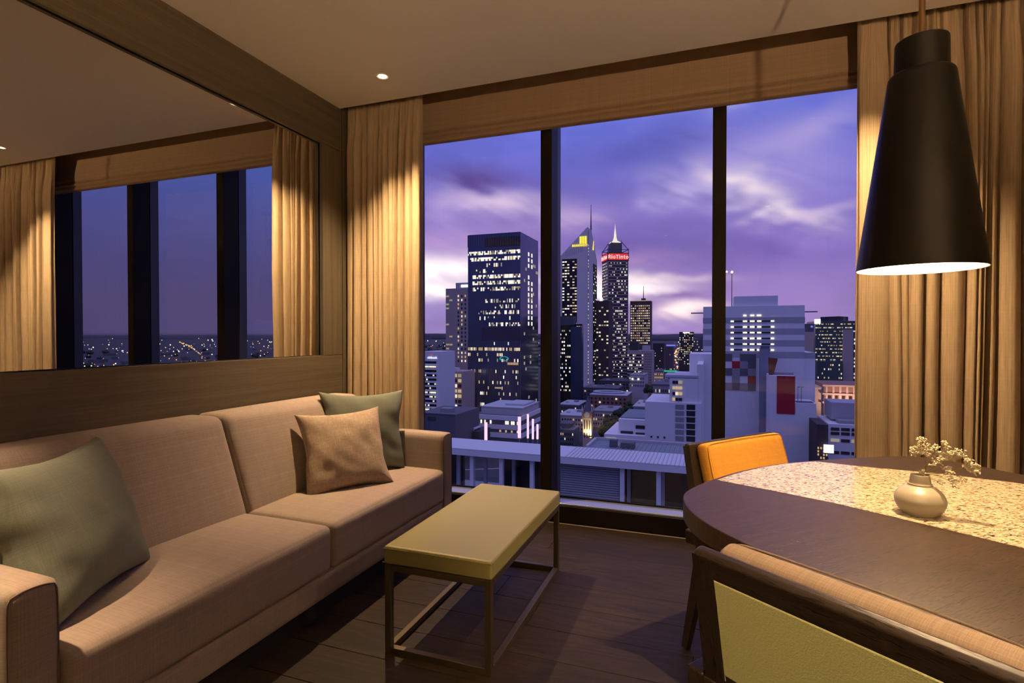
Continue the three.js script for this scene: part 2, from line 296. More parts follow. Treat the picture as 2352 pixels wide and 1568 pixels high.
{
  const win = struct('window_1', 'tall window of dark frames and clear panes looking over the city at dusk', 'window');
  const XM = [0.262, 1.282, 2.298, 3.32], W = 0.0725, top = 2.64;
  XM.forEach((x) => {
    part(win, 'mullion', span(x, x + W, 0.119, top, -0.145, 0, 0.003), M.frame);
    part(win, 'outer_fin', span(x + 0.004, x + W - 0.004, 0.05, top, -0.235, -0.157, 0.002), M.frameGrey);
  });
  part(win, 'mullion', span(0.20, 0.262, 0.0, top, -0.145, -0.001), M.frame);
  part(win, 'head_rail', span(0.2, 3.95, top - 0.06, top, -0.145, -0.002), M.frame);
  part(win, 'bottom_rail', span(0.2, 3.95, 0.0, 0.106, -0.16, 0, 0.002), M.frame);
  const edges = [...XM, 3.95];
  for (let k = 0; k < 4; k++) {
    const a = edges[k] + W, b = edges[k + 1];
    part(win, 'sill_plate', span(a + 0.001, b - 0.001, 0.106, 0.118, -0.146, -0.018, 0.003), M.sill, null, 'pale grey sill plate along the foot of the pane');
    part(win, 'glass_pane', span(a - 0.004, b + 0.004, 0.1, top, -0.1515, -0.1514), M.glass);
    part(win, 'glazing_bead', span(a, b, 0.118, 0.128, -0.15, -0.142), M.frame);
  }
}
{ // folded-up roman blind
  const b = thing('roman_blind', 'raised beige roman blind across the top of the window', 'blind', [0, 0, 0]);
  const prof = [[2.79, 0.030], [2.70, 0.036], [2.62, 0.050], [2.56, 0.058], [2.535, 0.056], [2.525, 0.044], [2.52, 0.050], [2.505, 0.060], [2.495, 0.058], [2.488, 0.047], [2.483, 0.052], [2.465, 0.058], [2.456, 0.050], [2.453, 0.03]];
  const back = prof.map(([y, z]) => [y, z - 0.018]).reverse(), pts = new THREE.SplineCurve(prof.map(([y, z]) => new THREE.Vector2(z, y))).getPoints(60), rear = [...back.map(([y, z]) => new THREE.Vector2(Math.max(z, 0.006), y))];
  const sh = new THREE.Shape([...pts, ...rear]);
  const g = metric(new THREE.ExtrudeGeometry(sh, { depth: 2.86, bevelEnabled: false, steps: 1 }).rotateY(Math.PI / 2).scale(1, 1, -1));
  const idx = g.attributes.position; // scale by -1 turned the faces round: swap two corners of each
  for (let i = 0; i < idx.count; i += 3) for (const n of ['position', 'uv']) { const a = g.attributes[n], s = a.itemSize; for (let c = 0; c < s; c++) { const t = a.array[(i + 1) * s + c]; a.array[(i + 1) * s + c] = a.array[(i + 2) * s + c]; a.array[(i + 2) * s + c] = t; } }
  g.computeVertexNormals(); g.computeBoundingBox(); g.translate(0.45 - g.boundingBox.min.x, 0, 0);
  part(b, 'blind_fabric', g, M.blind);
  part(b, 'head_batten', span(0.45, 3.31, 2.76, 2.80, 0.004, 0.03), M.wall);
}
function drape(x0, x1, z0, seed, folds, amp, flatLead = 0) {
  reseed(seed);
  const widths = Array.from({ length: folds }, () => rr(0.35, 1.75)); if (flatLead) widths[0] = 1.9;
  const tot = widths.reduce((a, b) => a + b), dep = widths.map(() => rr(0.55, 1.2)), crease = Array.from({ length: folds + 1 }, () => rr(0.5, 1.25)), lean = widths.map(() => rr(-0.02, 0.02)), sharp = widths.map(() => rr(1.4, 2.3)), per = 20, N = folds * per, rows = 56, top = 2.788, bot = 0.012, before = widths.map((w, k) => widths.slice(0, k).reduce((a, b) => a + b, 0));
  const pos = [], uv = [], ind = [];
  for (let j = 0; j <= rows; j++) {
    const t = (j / rows) ** 1.25, y = top + (bot - top) * t, heading = 1 - sstep(0.03, 0.15, t), flare = 0.85 + 0.2 * t;
    for (let i = 0; i <= N; i++) {
      const k = Math.min(folds - 1, Math.floor(i / per)), f = i / per - k, s = (before[k] + widths[k] * f) / tot, c = 2 * f - 1, W = (x1 - x0) * widths[k] / tot;
      const edge = sstep(0, 0.03, s) * sstep(1, 0.97, s), valley = f < 0.5 ? crease[k] : crease[k + 1];
      const bulge = 1 - Math.abs(c) ** sharp[k], shape = bulge * dep[k] - (1 - bulge) * valley * (k === 0 && f < 0.5 ? -0.4 : 1) * (k === folds - 1 && f > 0.5 ? 0 : 1);
      const pin = 0.5 + 0.5 * Math.sin(6.283 * 2.5 * (f + k * 0.31));
      const sway = (fbm(s * folds * 0.6 + 5, y * 0.55, seed + 3, 2) - 0.5) * 0.03 * (0.25 + 0.75 * Math.sin(Math.min(1, t * 1.2) * Math.PI * 0.8));
      const x = x0 + (x1 - x0) * s + W * 0.225 * Math.sin(Math.PI * c) * (1 - heading * 0.7) * edge + (lean[k] * (1 - f) + lean[(k + 1) % folds] * f) * t * edge + sway * edge;
      const z = z0 + amp * flare * shape * (1 - heading * 0.5) + sway * 0.5 + heading * 0.022 * (pin - 0.5) * (0.6 + 0.8 * vnoise(s * folds * 2, y * 9, seed + 8)) + 0.004 * (fbm(s * folds * 2.5, y * 2.2, seed + 11, 2) - 0.5);
      pos.push(x, y, z); uv.push(s * (x1 - x0) * 2.1, y);
    }
  }
  for (let j = 0; j < rows; j++) for (let i = 0; i < N; i++) { const a = j * (N + 1) + i, b = a + N + 1; ind.push(a, b, a + 1, b, b + 1, a + 1); }
  const g = new THREE.BufferGeometry(); g.setAttribute('position', new THREE.Float32BufferAttribute(pos, 3)); g.setAttribute('uv', new THREE.Float32BufferAttribute(uv, 2)); g.setIndex(ind); g.computeVertexNormals(); return g;
}
single('curtain', 'beige curtain gathered in the corner beside the mirror and sofa', 'curtain', drape(0.004, 0.557, 0.196, 223, 12, 0.060, 0), M.curtain, [0, 0, 0], 'curtains at the window');
single('curtain', 'beige curtain hanging behind the black pendant lamp and dining table', 'curtain', drape(2.958, 3.99, 0.196, 337, 16, 0.060, 0.10), M.curtain, [0, 0, 0], 'curtains at the window');

// recessed downlights: lens, ring and a spot of the same width
function downlight(x, z, label, power = SPOT_POWER, angle = 0.84, aim = [0, -2, 0]) {
  const d = thing('downlight', label, 'ceiling light', [x, ROOM_H, z], 0, 'recessed downlights');
  part(d, 'trim_ring', new THREE.TorusGeometry(0.036, 0.005, 8, 36).rotateX(Math.PI / 2), M.plaster);
  part(d, 'lamp_lens', new THREE.CylinderGeometry(0.026, 0.026, 0.004, 28).translate(0, -0.001, 0), glow(1, 0.78, 0.46, 2.4));
  const s = new THREE.SpotLight(WARM, power, 0, angle, 1, 2); s.position.set(0, -0.012, 0); s.target.position.set(...aim); s.castShadow = true; s.shadow.radius = 1.2; s.name = 'downlight_beam';
  d.add(s, s.target); return d;
}
downlight(0.518, 0.595, 'small round downlight in the ceiling above the corner curtain', SPOT_POWER * 1.1, 0.74);
downlight(2.934, 0.600, 'small round downlight in the ceiling behind the black pendant lamp', SPOT_POWER, 0.74);
downlight(0.518, 2.93, 'small round downlight in the ceiling over the near end of the sofa', SPOT_POWER * 1.7, 0.46);
downlight(2.90, 3.35, 'small round downlight in the ceiling behind the near dining chair', SPOT_POWER * 1.3);
downlight(1.65, 4.90, 'tilted downlight added unseen behind the viewer to light the back of the near chair', SPOT_POWER * 1.25, 0.27, [0.6, -2.15, -2.7]);  // extra spot added out of view to lift the near chair back
{ // uplighter added out of view behind the viewer to brighten the ceiling
  const d = thing('added_uplighter', 'added bronze uplighter, unseen behind the viewer, that brightens the ceiling', 'lamp', [3.2, 0, 4.4]);
  part(d, 'base', new THREE.CylinderGeometry(0.14, 0.15, 0.025, 40).translate(0, 0.0125, 0), M.bronze);
  part(d, 'pole', new THREE.CylinderGeometry(0.012, 0.012, 1.56, 16).translate(0, 0.80, 0), M.bronze);
  part(d, 'bowl_shade', new THREE.LatheGeometry([[0.012, 1.56], [0.06, 1.57], [0.12, 1.61], [0.17, 1.68], [0.166, 1.68], [0.117, 1.615], [0.058, 1.576], [0.0, 1.57]].map((q) => new THREE.Vector2(...q)), 48), M.bronze);
  part(d, 'lamp_bulb', new THREE.SphereGeometry(0.035, 20, 14).translate(0, 1.645, 0), glow(1, 0.75, 0.45, 5));
  const l = new THREE.PointLight(rgb(1, 0.66, 0.36), UPLIGHT_POWER, 0, 2); l.position.set(0, 1.645, 0); l.castShadow = true; l.shadow.radius = 1.7; l.name = 'uplight_glow'; d.add(l);
}

// ------------------------------------------------------------------ sofa
{
  const s = thing('sofa', 'beige woven two-seat sofa with square arms below the mirror', 'sofa', [0.03, 0, 0.42], -0.012);
  // local: x out from the wall, z along it from the far arm (0) to the near arm
  const arm = (z0, z1) => {
    const a = part(s, 'arm', softBox(0.80, 0.49, z1 - z0, 0.022, [0.002, 0.004, 0.004], [26, 18, 10]).translate(0.42, 0.355, (z0 + z1) / 2), M.sofa);
    const zi = z0 + 0.012, zo = z1 - 0.012, X = 0.817, y0 = 0.13, y1 = 0.588;
    part(a, 'piping', tube([[X, y0, zi], [X, 0.35, zi - 0.006], [X, y1 - 0.02, zi - 0.005], [X, y1 + 0.002, zi + 0.012], [X, y1 + 0.006, (zi + zo) / 2], [X, y1 + 0.002, zo - 0.012], [X, y1 - 0.02, zo + 0.005], [X, 0.35, zo + 0.006], [X, y0, zo]], 0.0019, false, 90), M.sofaSeam);
  };
  arm(-0.055, 0.058); arm(2.018, 2.131);
  const Z0 = 0.060, Z1 = 2.016, ZM = (Z0 + Z1) / 2;
  part(s, 'base', softBox(0.80, 0.105, Z1 - Z0, 0.012, [0.002, 0, 0], [10, 6, 30]).translate(0.415, 0.163, ZM), M.sofa);
  part(s, 'plinth', span(0.06, 0.74, 0.0, 0.112, Z0, Z1), M.trimDark);
  for (const [a, b] of [[Z0, ZM], [ZM, Z1]]) {
    const c = part(s, 'seat_cushion', softBox(0.60, 0.185, b - a - 0.003, 0.026, [0.005, 0.014, 0.002], [26, 12, 34]).translate(0.530, 0.310, (a + b) / 2), M.sofa);
    part(c, 'seam', tube([[0.812, 0.390, a + 0.03], [0.8165, 0.3955, (a + b) / 2], [0.812, 0.390, b - 0.03]], 0.0016, false, 40), M.sofaSeam);
    // back cushion, leaning on the wall
    const bk = part(s, 'back_cushion', softBox(0.19, 0.44, b - a - 0.004, 0.032, [0.020, 0.004, 0.003], [14, 24, 34], (o, t) => [o[0] + (t[1] < 0 ? 0.0 : 0) - o[1] * 0.36, o[1] + 0.006 * t[0] * 0, o[2]]).translate(0.222, 0.597, (a + b) / 2), M.sofa);
    bk.userData.label = 'leaning back cushion';
  }
  part(s, 'back_frame', softBox(0.09, 0.6, Z1 - Z0, 0.02, [0, 0, 0], [6, 10, 20]).translate(0.05, 0.40, ZM), M.sofa);
}
// pillows
function pillowGeo(w, h, t, seed) {
  const N = 34, pos = [], uv = [], ind = [];
  for (const side of [1, -1]) for (let j = 0; j <= N; j++) for (let i = 0; i <= N; i++) {
    const e = (q) => Math.sign(q) * (1 - (1 - Math.abs(q)) ** 1.35), u = e(i / N * 2 - 1), v = e(j / N * 2 - 1);
    const pinch = 0.13, x = w / 2 * u * (1 - pinch * (1 - v * v) * (0.55 + 0.45 * Math.abs(u))), y = h / 2 * v * (1 - pinch * (1 - u * u) * (0.55 + 0.45 * Math.abs(v)));
    const p = ((1 - u * u) * (1 - v * v)), wr = (fbm(u * 2 + 9, v * 2 + seed, seed, 2) - 0.5) * 0.022 * p ** 0.35 + 0.003 * Math.sin((u + v * side) * 9 + seed) * (1 - p) * p ** 0.25;
    pos.push(x + 0.012 * (vnoise(v * 3 + 8, seed, seed + 2) - 0.5) * Math.abs(u), y, side * (t / 2 * p ** 0.36 + wr * (p > 0.0005 ? 1 : 0))); uv.push(x, y);
  }
  const S = (N + 1) * (N + 1);
  for (let k = 0; k < 2; k++) for (let j = 0; j < N; j++) for (let i = 0; i < N; i++) { const a = k * S + j * (N + 1) + i, b = a + 1, c = a + N + 1, d = c + 1; k ? ind.push(a, c, b, b, c, d) : ind.push(a, b, c, b, d, c); }
  const g = new THREE.BufferGeometry(); g.setAttribute('position', new THREE.Float32BufferAttribute(pos, 3)); g.setAttribute('uv', new THREE.Float32BufferAttribute(uv, 2)); g.setIndex(ind);
  return smooth(g);
}
function pillow(label, mat, w, h, t, seed, bottom, nrm, lean, roll = 0) {
  const p = single('throw_pillow', label, 'pillow', pillowGeo(w, h, t, seed), mat, [0, 0, 0], 'throw pillows on the sofa');
  const n = V(nrm[0], 0, nrm[1]).normalize(), x = V(0, 1, 0).cross(n), up = V(0, Math.cos(lean), 0).addScaledVector(n, -Math.sin(lean)), face = x.clone().cross(up);
  const m = new THREE.Matrix4().makeBasis(x, up, face); p.quaternion.setFromRotationMatrix(m).multiply(new THREE.Quaternion().setFromAxisAngle(V(0, 0, 1), roll));
  p.position.set(...bottom).addScaledVector(up, h / 2); return p;
}
pillow('square sage green pillow behind the beige one at the far end of the sofa', M.pillowGreen, 0.48, 0.46, 0.17, 3, [0.475, 0.405, 0.715], [0.74, 0.67], 0.20, -0.02);
pillow('square beige linen pillow in front of the green one at the sofa’s far end', M.pillowBeige, 0.44, 0.43, 0.16, 8, [0.610, 0.395, 1.030], [0.80, 0.60], 0.46, 0.03);
pillow('large sage green pillow leaning at the near end of the sofa', M.pillowGreen, 0.49, 0.465, 0.22, 15, [0.590, 0.398, 2.20], [0.86, -0.42], 0.36, 0.0);

// ------------------------------------------------------------------ coffee table
{
  const t = thing('coffee_table', 'low table with lime yellow leather top on an open bronze frame', 'table', [1.375, 0, 1.125]);
  const hx = 0.212, hz = 0.452, b = 0.024;
  part(t, 'leather_top', softBox(hx * 2 + 0.006, 0.066, hz * 2 + 0.006, 0.009, [0, 0.003, 0], [20, 8, 30]).translate(0, 0.366, 0), M.tableLeather);
  for (const y of [0.391, 0.340]) part(t, 'stitch_line', tube([[-hx, y, -hz], [hx, y, -hz], [hx, y, hz], [-hx, y, hz]].flatMap(([x, yy, z], k, a) => { const n = a[(k + 1) % 4]; return [0.01, 0.35, 0.65, 0.99].map((f) => [x + (n[0] - x) * f + Math.sign(x + (n[0] - x) * f) * 0.0028, yy, z + (n[2] - z) * f + Math.sign(z + (n[2] - z) * f) * 0.0028]); }), 0.0012, true, 160, 5), M.tableLeather);
  for (const x of [-1, 1]) for (const z of [-1, 1]) part(t, 'leg', rbox(b, 0.332, b, 0.0015).translate(x * (hx - b / 2), 0.166, z * (hz - b / 2)), M.bronze);
  for (const x of [-1, 1]) for (const y of [b / 2, 0.332 - b / 2]) part(t, y < 0.1 ? 'bottom_rail' : 'top_rail', rbox(b, b, hz * 2 - b * 2, 0.0015).translate(x * (hx - b / 2), y, 0), M.bronze);
  for (const z of [-1, 1]) for (const y of [b / 2, 0.332 - b / 2]) part(t, y < 0.1 ? 'bottom_rail' : 'top_rail', rbox(hx * 2 - b * 2, b, b, 0.0015).translate(0, y, z * (hz - b / 2)), M.bronze);
}

// ------------------------------------------------------------------ dining table
const TABLE_Y = 0.73;
{
  const t = thing('dining_table', 'dark oak dining table with rounded corners and a speckled granite inlay', 'table', [2.95, 0, 1.72]);
  const rim = [[2.226, 1.700], [2.237, 1.809], [2.280, 1.918], [2.382, 2.053], [2.465, 2.141], [2.595, 2.262], [2.700, 2.352], [2.82, 2.43], [2.93, 2.475], [3.05, 2.46], [3.18, 2.37], [3.36, 2.20], [3.55, 1.98], [3.66, 1.78], [3.68, 1.64], [3.62, 1.51], [3.48, 1.35], [3.34, 1.21], [3.226, 1.10], [3.13, 0.99], [3.04, 0.925], [2.955, 0.928], [2.79, 1.018], [2.638, 1.118], [2.538, 1.197], [2.468, 1.267], [2.378, 1.380], [2.305, 1.504], [2.255, 1.605]];
  const outline = new THREE.CatmullRomCurve3(rim.map(([x, z]) => V(x - 2.95, 0, z - 1.72)), true, 'centripetal').getPoints(180);
  const flat = (pts) => new THREE.Shape(pts.map((p) => new THREE.Vector2(p.x, -p.z)));
  const top = new THREE.ExtrudeGeometry(flat(outline), { depth: 0.046, bevelEnabled: true, bevelThickness: 0.0025, bevelSize: 0.0025, bevelSegments: 2 }).rotateX(-Math.PI / 2).translate(0, TABLE_Y - 0.0485, 0);
  const tw = metric(top), uv = tw.attributes.uv; // grain turned across the inlay
  for (let i = 0; i < uv.count; i++) { const a = uv.getX(i), b = uv.getY(i), c = Math.cos(0.80), s = Math.sin(0.80); if (tw.attributes.normal.getY(i) > 0.5) uv.setXY(i, a * c - b * s, a * s + b * c); }
  part(t, 'tabletop', tw, M.tableWood);
  const gr = [[2.312, 1.510], [2.46, 1.578], [2.614, 1.657], [2.768, 1.762], [2.914, 1.866], [3.06, 1.985], [3.20, 2.12], [3.33, 2.225], [3.45, 2.10], [3.58, 1.93], [3.668, 1.74], [3.668, 1.60], [3.60, 1.50], [3.42, 1.36], [3.182, 1.245], [2.991, 1.186], [2.773, 1.160], [2.642, 1.130], [2.555, 1.190], [2.468, 1.275], [2.385, 1.385]];
  const g = new THREE.ExtrudeGeometry(flat(gr.map(([x, z]) => V(x - 2.95, 0, z - 1.72))), { depth: 0.02, bevelEnabled: false }).rotateX(-Math.PI / 2).translate(0, TABLE_Y - 0.0192, 0);
  part(t, 'granite_inlay', metric(g), M.granite, null, 'polished cream granite with dark flecks');
  part(t, 'apron', metric(new THREE.CylinderGeometry(0.34, 0.30, 0.05, 40).translate(0, TABLE_Y - 0.074, 0)), M.darkWood);
  part(t, 'pedestal', metric(new THREE.CylinderGeometry(0.09, 0.12, 0.62, 32).translate(0, 0.33, 0)), M.darkWood);
  part(t, 'foot_plate', metric(new THREE.CylinderGeometry(0.30, 0.32, 0.025, 48).translate(0, 0.0125, 0)), M.bronze);
}

// ------------------------------------------------------------------ dining chairs
function chair(label, pos, turn, front, back) {
  const c = thing('dining_chair', label, 'chair', pos, turn, 'low-backed chairs at the dining table');
  const by = (a, b, y) => { const t = (y - 0.43) / (0.75 - 0.43); return a + (b - a) * t; };
  // legs rake out from a wide seat frame
  for (const x of [-1, 1]) for (const [za, zb] of [[-0.165, -0.236], [0.20, 0.24]]) part(c, 'leg', bar([x * 0.344, 0.004, zb], [x * 0.318, 0.43, za], 0.024, 0.044, 0.024, 0.05), M.darkWood);
  for (const x of [-1, 1]) part(c, 'seat_rail', metric(rbox(0.045, 0.052, 0.51, 0.008).translate(x * 0.3225, 0.424, 0.012), true), M.darkWood);
  for (const z of [-0.225, 0.235]) part(c, 'seat_rail', metric(rbox(0.602, 0.05, 0.04, 0.006).translate(0, 0.423, z)), M.darkWood);
  part(c, 'seat_cushion', softBox(0.60, 0.085, 0.43, 0.025, [0, 0.012, 0], [24, 8, 20]).translate(0, 0.462, 0.012), front);
  // raked back: a frame with a panel behind and a cushion before it
  const b = new THREE.Group(); b.name = 'backrest'; b.position.set(0, 0.44, -0.222); b.rotation.x = -0.27; c.add(b);
  const W = 0.268, H = 0.322;
  for (const x of [-1, 1]) part(b, 'stile', metric(bar([x * (W + 0.006), 0, 0], [x * (W - 0.021), H - 0.01, 0], 0.05, 0.046, 0.036, 0.03), true), M.darkWood);
  part(b, 'top_rail', metric(rbox(W * 2 + 0.004, 0.062, 0.03, 0.012, 3).translate(0, H - 0.031, 0)), M.darkWood);
  part(b, 'bottom_rail', metric(rbox(W * 2 - 0.04, 0.05, 0.032, 0.006).translate(0, 0.025, 0)), M.darkWood);
  part(b, 'back_panel', metric(new THREE.ExtrudeGeometry(new THREE.Shape([[-W + 0.024, 0.03], [W - 0.024, 0.03], [W - 0.044, H - 0.055], [-W + 0.044, H - 0.055]].map((q) => new THREE.Vector2(...q))), { depth: 0.006, bevelEnabled: true, bevelSize: 0.003, bevelThickness: 0.003, bevelSegments: 2 }).translate(0, 0, -0.013)), back, null, 'leather panel set in the rear of the back');
  part(b, 'back_cushion', softBox(W * 2 - 0.05, 0.27, 0.058, 0.022, [0, 0.002, 0.006], [26, 16, 8]).translate(0, 0.178, 0.045), front);
  part(b, 'cushion_piping', tube([[-W + 0.032, 0.06, 0.072], [-W + 0.034, 0.27, 0.072], [-W + 0.056, 0.306, 0.071], [0, 0.311, 0.071], [W - 0.056, 0.306, 0.071], [W - 0.034, 0.27, 0.072], [W - 0.032, 0.06, 0.072]], 0.0022, false, 80), front);
  return c;
}
chair('dining chair with lime leather rear panel and beige cushion, nearest the viewer', [2.667, 0, 2.058], Math.atan2(0.606, -0.795), M.chairBeige, M.limeLeather);
chair('dining chair with mustard orange cushion on the window side of the table', [2.61, 0, 1.046], Math.atan2(0.777, 0.629), M.mustard, M.limeLeather);

// ------------------------------------------------------------------ vase and dried flowers
const VASE = [2.786, TABLE_Y + 0.0008, 1.680];
{
  const v = thing('vase', 'squat round cream ceramic vase on the granite inlay', 'vase', VASE);
  const P = [[0, 0.0], [0.030, 0.0], [0.036, 0.003], [0.047, 0.014], [0.0535, 0.030], [0.0535, 0.042], [0.047, 0.056], [0.036, 0.066], [0.0262, 0.072], [0.0240, 0.0745], [0.0235, 0.0775], [0.0225, 0.080], [0.0215, 0.088], [0.0196, 0.0985], [0.0178, 0.0990], [0.0172, 0.096], [0.019, 0.085], [0.021, 0.078], [0.040, 0.058], [0.047, 0.036], [0.030, 0.006], [0, 0.005]];
  const curve = new THREE.SplineCurve(P.map((q) => new THREE.Vector2(...q))).getPoints(150); curve.forEach((q) => { q.x = Math.max(0, q.x); });
  part(v, 'vase_body', new THREE.LatheGeometry(curve, 64), M.ceramic);
  part(v, 'neck_ring', new THREE.TorusGeometry(0.0242, 0.0016, 8, 48).rotateX(Math.PI / 2).translate(0, 0.0755, 0), M.ceramic);
}
function sprig(label, seed, branches) {
  const s = thing('dried_flower_sprig', label, 'flower', [VASE[0], VASE[1], VASE[2]], -0.29, 'dried flowers in the vase');
  reseed(seed);
  const dot = new THREE.IcosahedronGeometry(1, 1);
  for (const [pts, clusters] of branches) {
    part(s, 'stem', tube(pts, 0.0007, false, 26, 5), M.stem);
    for (const [cx, cy, cz, rad, n] of clusters) {
      const gs = [];
      for (let k = 0; k < n * 1.5; k++) {
        const a = rr(0, 6.28), e = rr(-1, 1), q = Math.sqrt(1 - e * e), d = rad * 1.15 * rnd() ** 0.4, r = rr(0.0021, 0.0034), o = [cx + d * q * Math.cos(a), cy + d * e * 0.8, cz + d * q * Math.sin(a)];
        for (let m = 0; m < 3; m++) gs.push(dot.clone().scale(r * rr(0.5, 0.75), r * rr(0.5, 0.75), r * rr(0.5, 0.75)).translate(o[0] + rr(-r, r) * 0.7, o[1] + rr(-r, r) * 0.7, o[2] + rr(-r, r) * 0.7));
        const near = pts[pts.length - 1], L = V(o[0] - near[0], o[1] - near[1], o[2] - near[2]).length(); if (L < 0.03) gs.push(bar(near, o, 0.0006, 0.0004).toNonIndexed());
      }
      part(s, 'flower_cluster', mergeGeometries(gs.map((g) => { const q = g.index ? g.toNonIndexed() : g; q.deleteAttribute('uv'); return q; })), M.blossom);
    }
  }
}
const mouth = [0.006, 0.096, 0];
sprig('dried cream baby’s breath sprig standing upright in the vase', 401, [
  [[[0.004, 0.02, 0], mouth, [0.012, 0.125, 0.004], [0.004, 0.150, 0.006]], [[-0.010, 0.158, 0.004, 0.012, 18], [0.006, 0.168, -0.004, 0.014, 22], [0.002, 0.186, 0.004, 0.010, 12], [-0.014, 0.148, 0.0, 0.006, 6]]],
  [[[0.004, 0.02, 0], mouth, [0.014, 0.12, -0.004], [0.022, 0.148, -0.006]], [[0.026, 0.170, -0.004, 0.012, 16], [0.020, 0.154, -0.008, 0.013, 18], [0.034, 0.160, 0.002, 0.009, 10]]],
  [[[0.004, 0.02, 0], mouth, [0.020, 0.115, 0.004], [0.034, 0.132, 0.008]], [[0.034, 0.140, 0.006, 0.012, 18], [0.044, 0.150, 0.0, 0.011, 14], [0.026, 0.128, 0.008, 0.008, 8]]],
  [[[0.004, 0.02, 0], [0.004, 0.094, 0.004], [0.004, 0.103, 0.006]], [[0.004, 0.107, 0.006, 0.007, 8]]],
]);
sprig('dried cream baby’s breath sprig leaning out to the right of the vase', 409, [
  [[[0.004, 0.02, 0], mouth, [0.030, 0.112, 0], [0.062, 0.118, 0.002], [0.084, 0.130, 0.004]], [[0.094, 0.134, 0.004, 0.012, 16], [0.104, 0.124, 0.002, 0.010, 12], [0.090, 0.146, 0, 0.010, 12], [0.108, 0.138, 0.004, 0.006, 6]]],
  [[[0.004, 0.02, 0], mouth, [0.034, 0.118, -0.002], [0.060, 0.142, -0.006]], [[0.062, 0.158, -0.004, 0.013, 18], [0.076, 0.166, 0, 0.011, 14], [0.050, 0.172, -0.004, 0.010, 10], [0.084, 0.156, -0.006, 0.009, 9], [0.046, 0.184, 0, 0.006, 6]]],
  [[[0.004, 0.02, 0], mouth, [0.036, 0.108, 0.006], [0.056, 0.110, 0.008]], [[0.058, 0.112, 0.008, 0.010, 12], [0.050, 0.124, 0.004, 0.009, 9]]],
  [[[0.004, 0.02, 0], mouth, [0.030, 0.104, 0.01], [0.058, 0.094, 0.012]], [[0.064, 0.094, 0.012, 0.009, 10], [0.080, 0.102, 0.008, 0.008, 9], [0.070, 0.084, 0.014, 0.007, 7]]],
  [[[0.004, 0.02, 0], mouth, [0.020, 0.095, 0.012], [0.036, 0.090, 0.014]], [[0.040, 0.090, 0.014, 0.008, 9]]],
]);

// ------------------------------------------------------------------ pendant lamp
{
  const p = thing('pendant_lamp', 'large black cone pendant lamp hanging over the dining table', 'lamp', [2.780, 1.341, 1.680]);
  const wall = (pts, t) => { const o = pts.map(([r, y]) => new THREE.Vector2(r, y)), i = [...pts].reverse().map(([r, y]) => new THREE.Vector2(r - t, y)); return [o, i]; };
  const outer = [[0.1350, 0], [0.0705, 0.470], [0.0690, 0.4775], [0.0655, 0.482], [0.0575, 0.4835]].map(([r, y]) => new THREE.Vector2(r, y));
  part(p, 'shade', new THREE.LatheGeometry(outer, 96), M.shade);
  part(p, 'shade_lining', new THREE.LatheGeometry([[0.1348, 0.0], [0.1325, 0.0004], [0.0690, 0.466], [0.0560, 0.478], [0.0, 0.479]].map(([r, y]) => new THREE.Vector2(r, y)), 96), std({ color: rgb(0.72, 0.62, 0.46), roughness: 0.55, side: THREE.DoubleSide }));
  const neck = [[0.0575, 0.4835], [0.0560, 0.560], [0.0545, 0.5635], [0.050, 0.565], [0, 0.565]].map(([r, y]) => new THREE.Vector2(r, y));
  part(p, 'neck', new THREE.LatheGeometry(neck, 72), M.shade);
  const rod = part(p, 'rod', new THREE.CylinderGeometry(0.0068, 0.0068, ROOM_H - 1.341 - 0.565, 18).translate(0, 0.565 + (ROOM_H - 1.341 - 0.565) / 2, 0), M.brass);
  part(rod, 'ceiling_rose', new THREE.CylinderGeometry(0.05, 0.05, 0.02, 36).translate(0, ROOM_H - 1.341 - 0.01, 0), M.shade);
  const bulbY = 0.095;
  part(p, 'lamp_bulb', new THREE.LatheGeometry([[0, -0.034], [0.018, -0.03], [0.030, -0.012], [0.031, 0.006], [0.024, 0.028], [0.015, 0.046], [0.014, 0.07], [0, 0.07]].map(([r, y]) => new THREE.Vector2(r, y)), 32).translate(0, bulbY, 0), glow(1, 0.72, 0.38, 6));
  part(p, 'lamp_holder', new THREE.CylinderGeometry(0.018, 0.018, 0.32, 20).translate(0, bulbY + 0.225, 0), M.shadeIn);
  const l = new THREE.PointLight(WARM, PENDANT_POWER, 0, 2); l.position.set(0, bulbY, 0); l.castShadow = true; l.shadow.radius = 1.5; l.name = 'pendant_glow'; p.add(l);
}

// ------------------------------------------------------------------ the city outside; the street lies 64 m below the room
const STREET = -64;
const rayOf = (u, v) => {
  const a = (u - 1176) / FOCAL, b = (784 - v) / FOCAL, y = b * Math.cos(PITCH) - Math.sin(PITCH), f = Math.cos(PITCH) + b * Math.sin(PITCH), s = Math.sin(YAW), c = Math.cos(YAW);
  return V(a * c - f * s, y, -a * s - f * c);
};
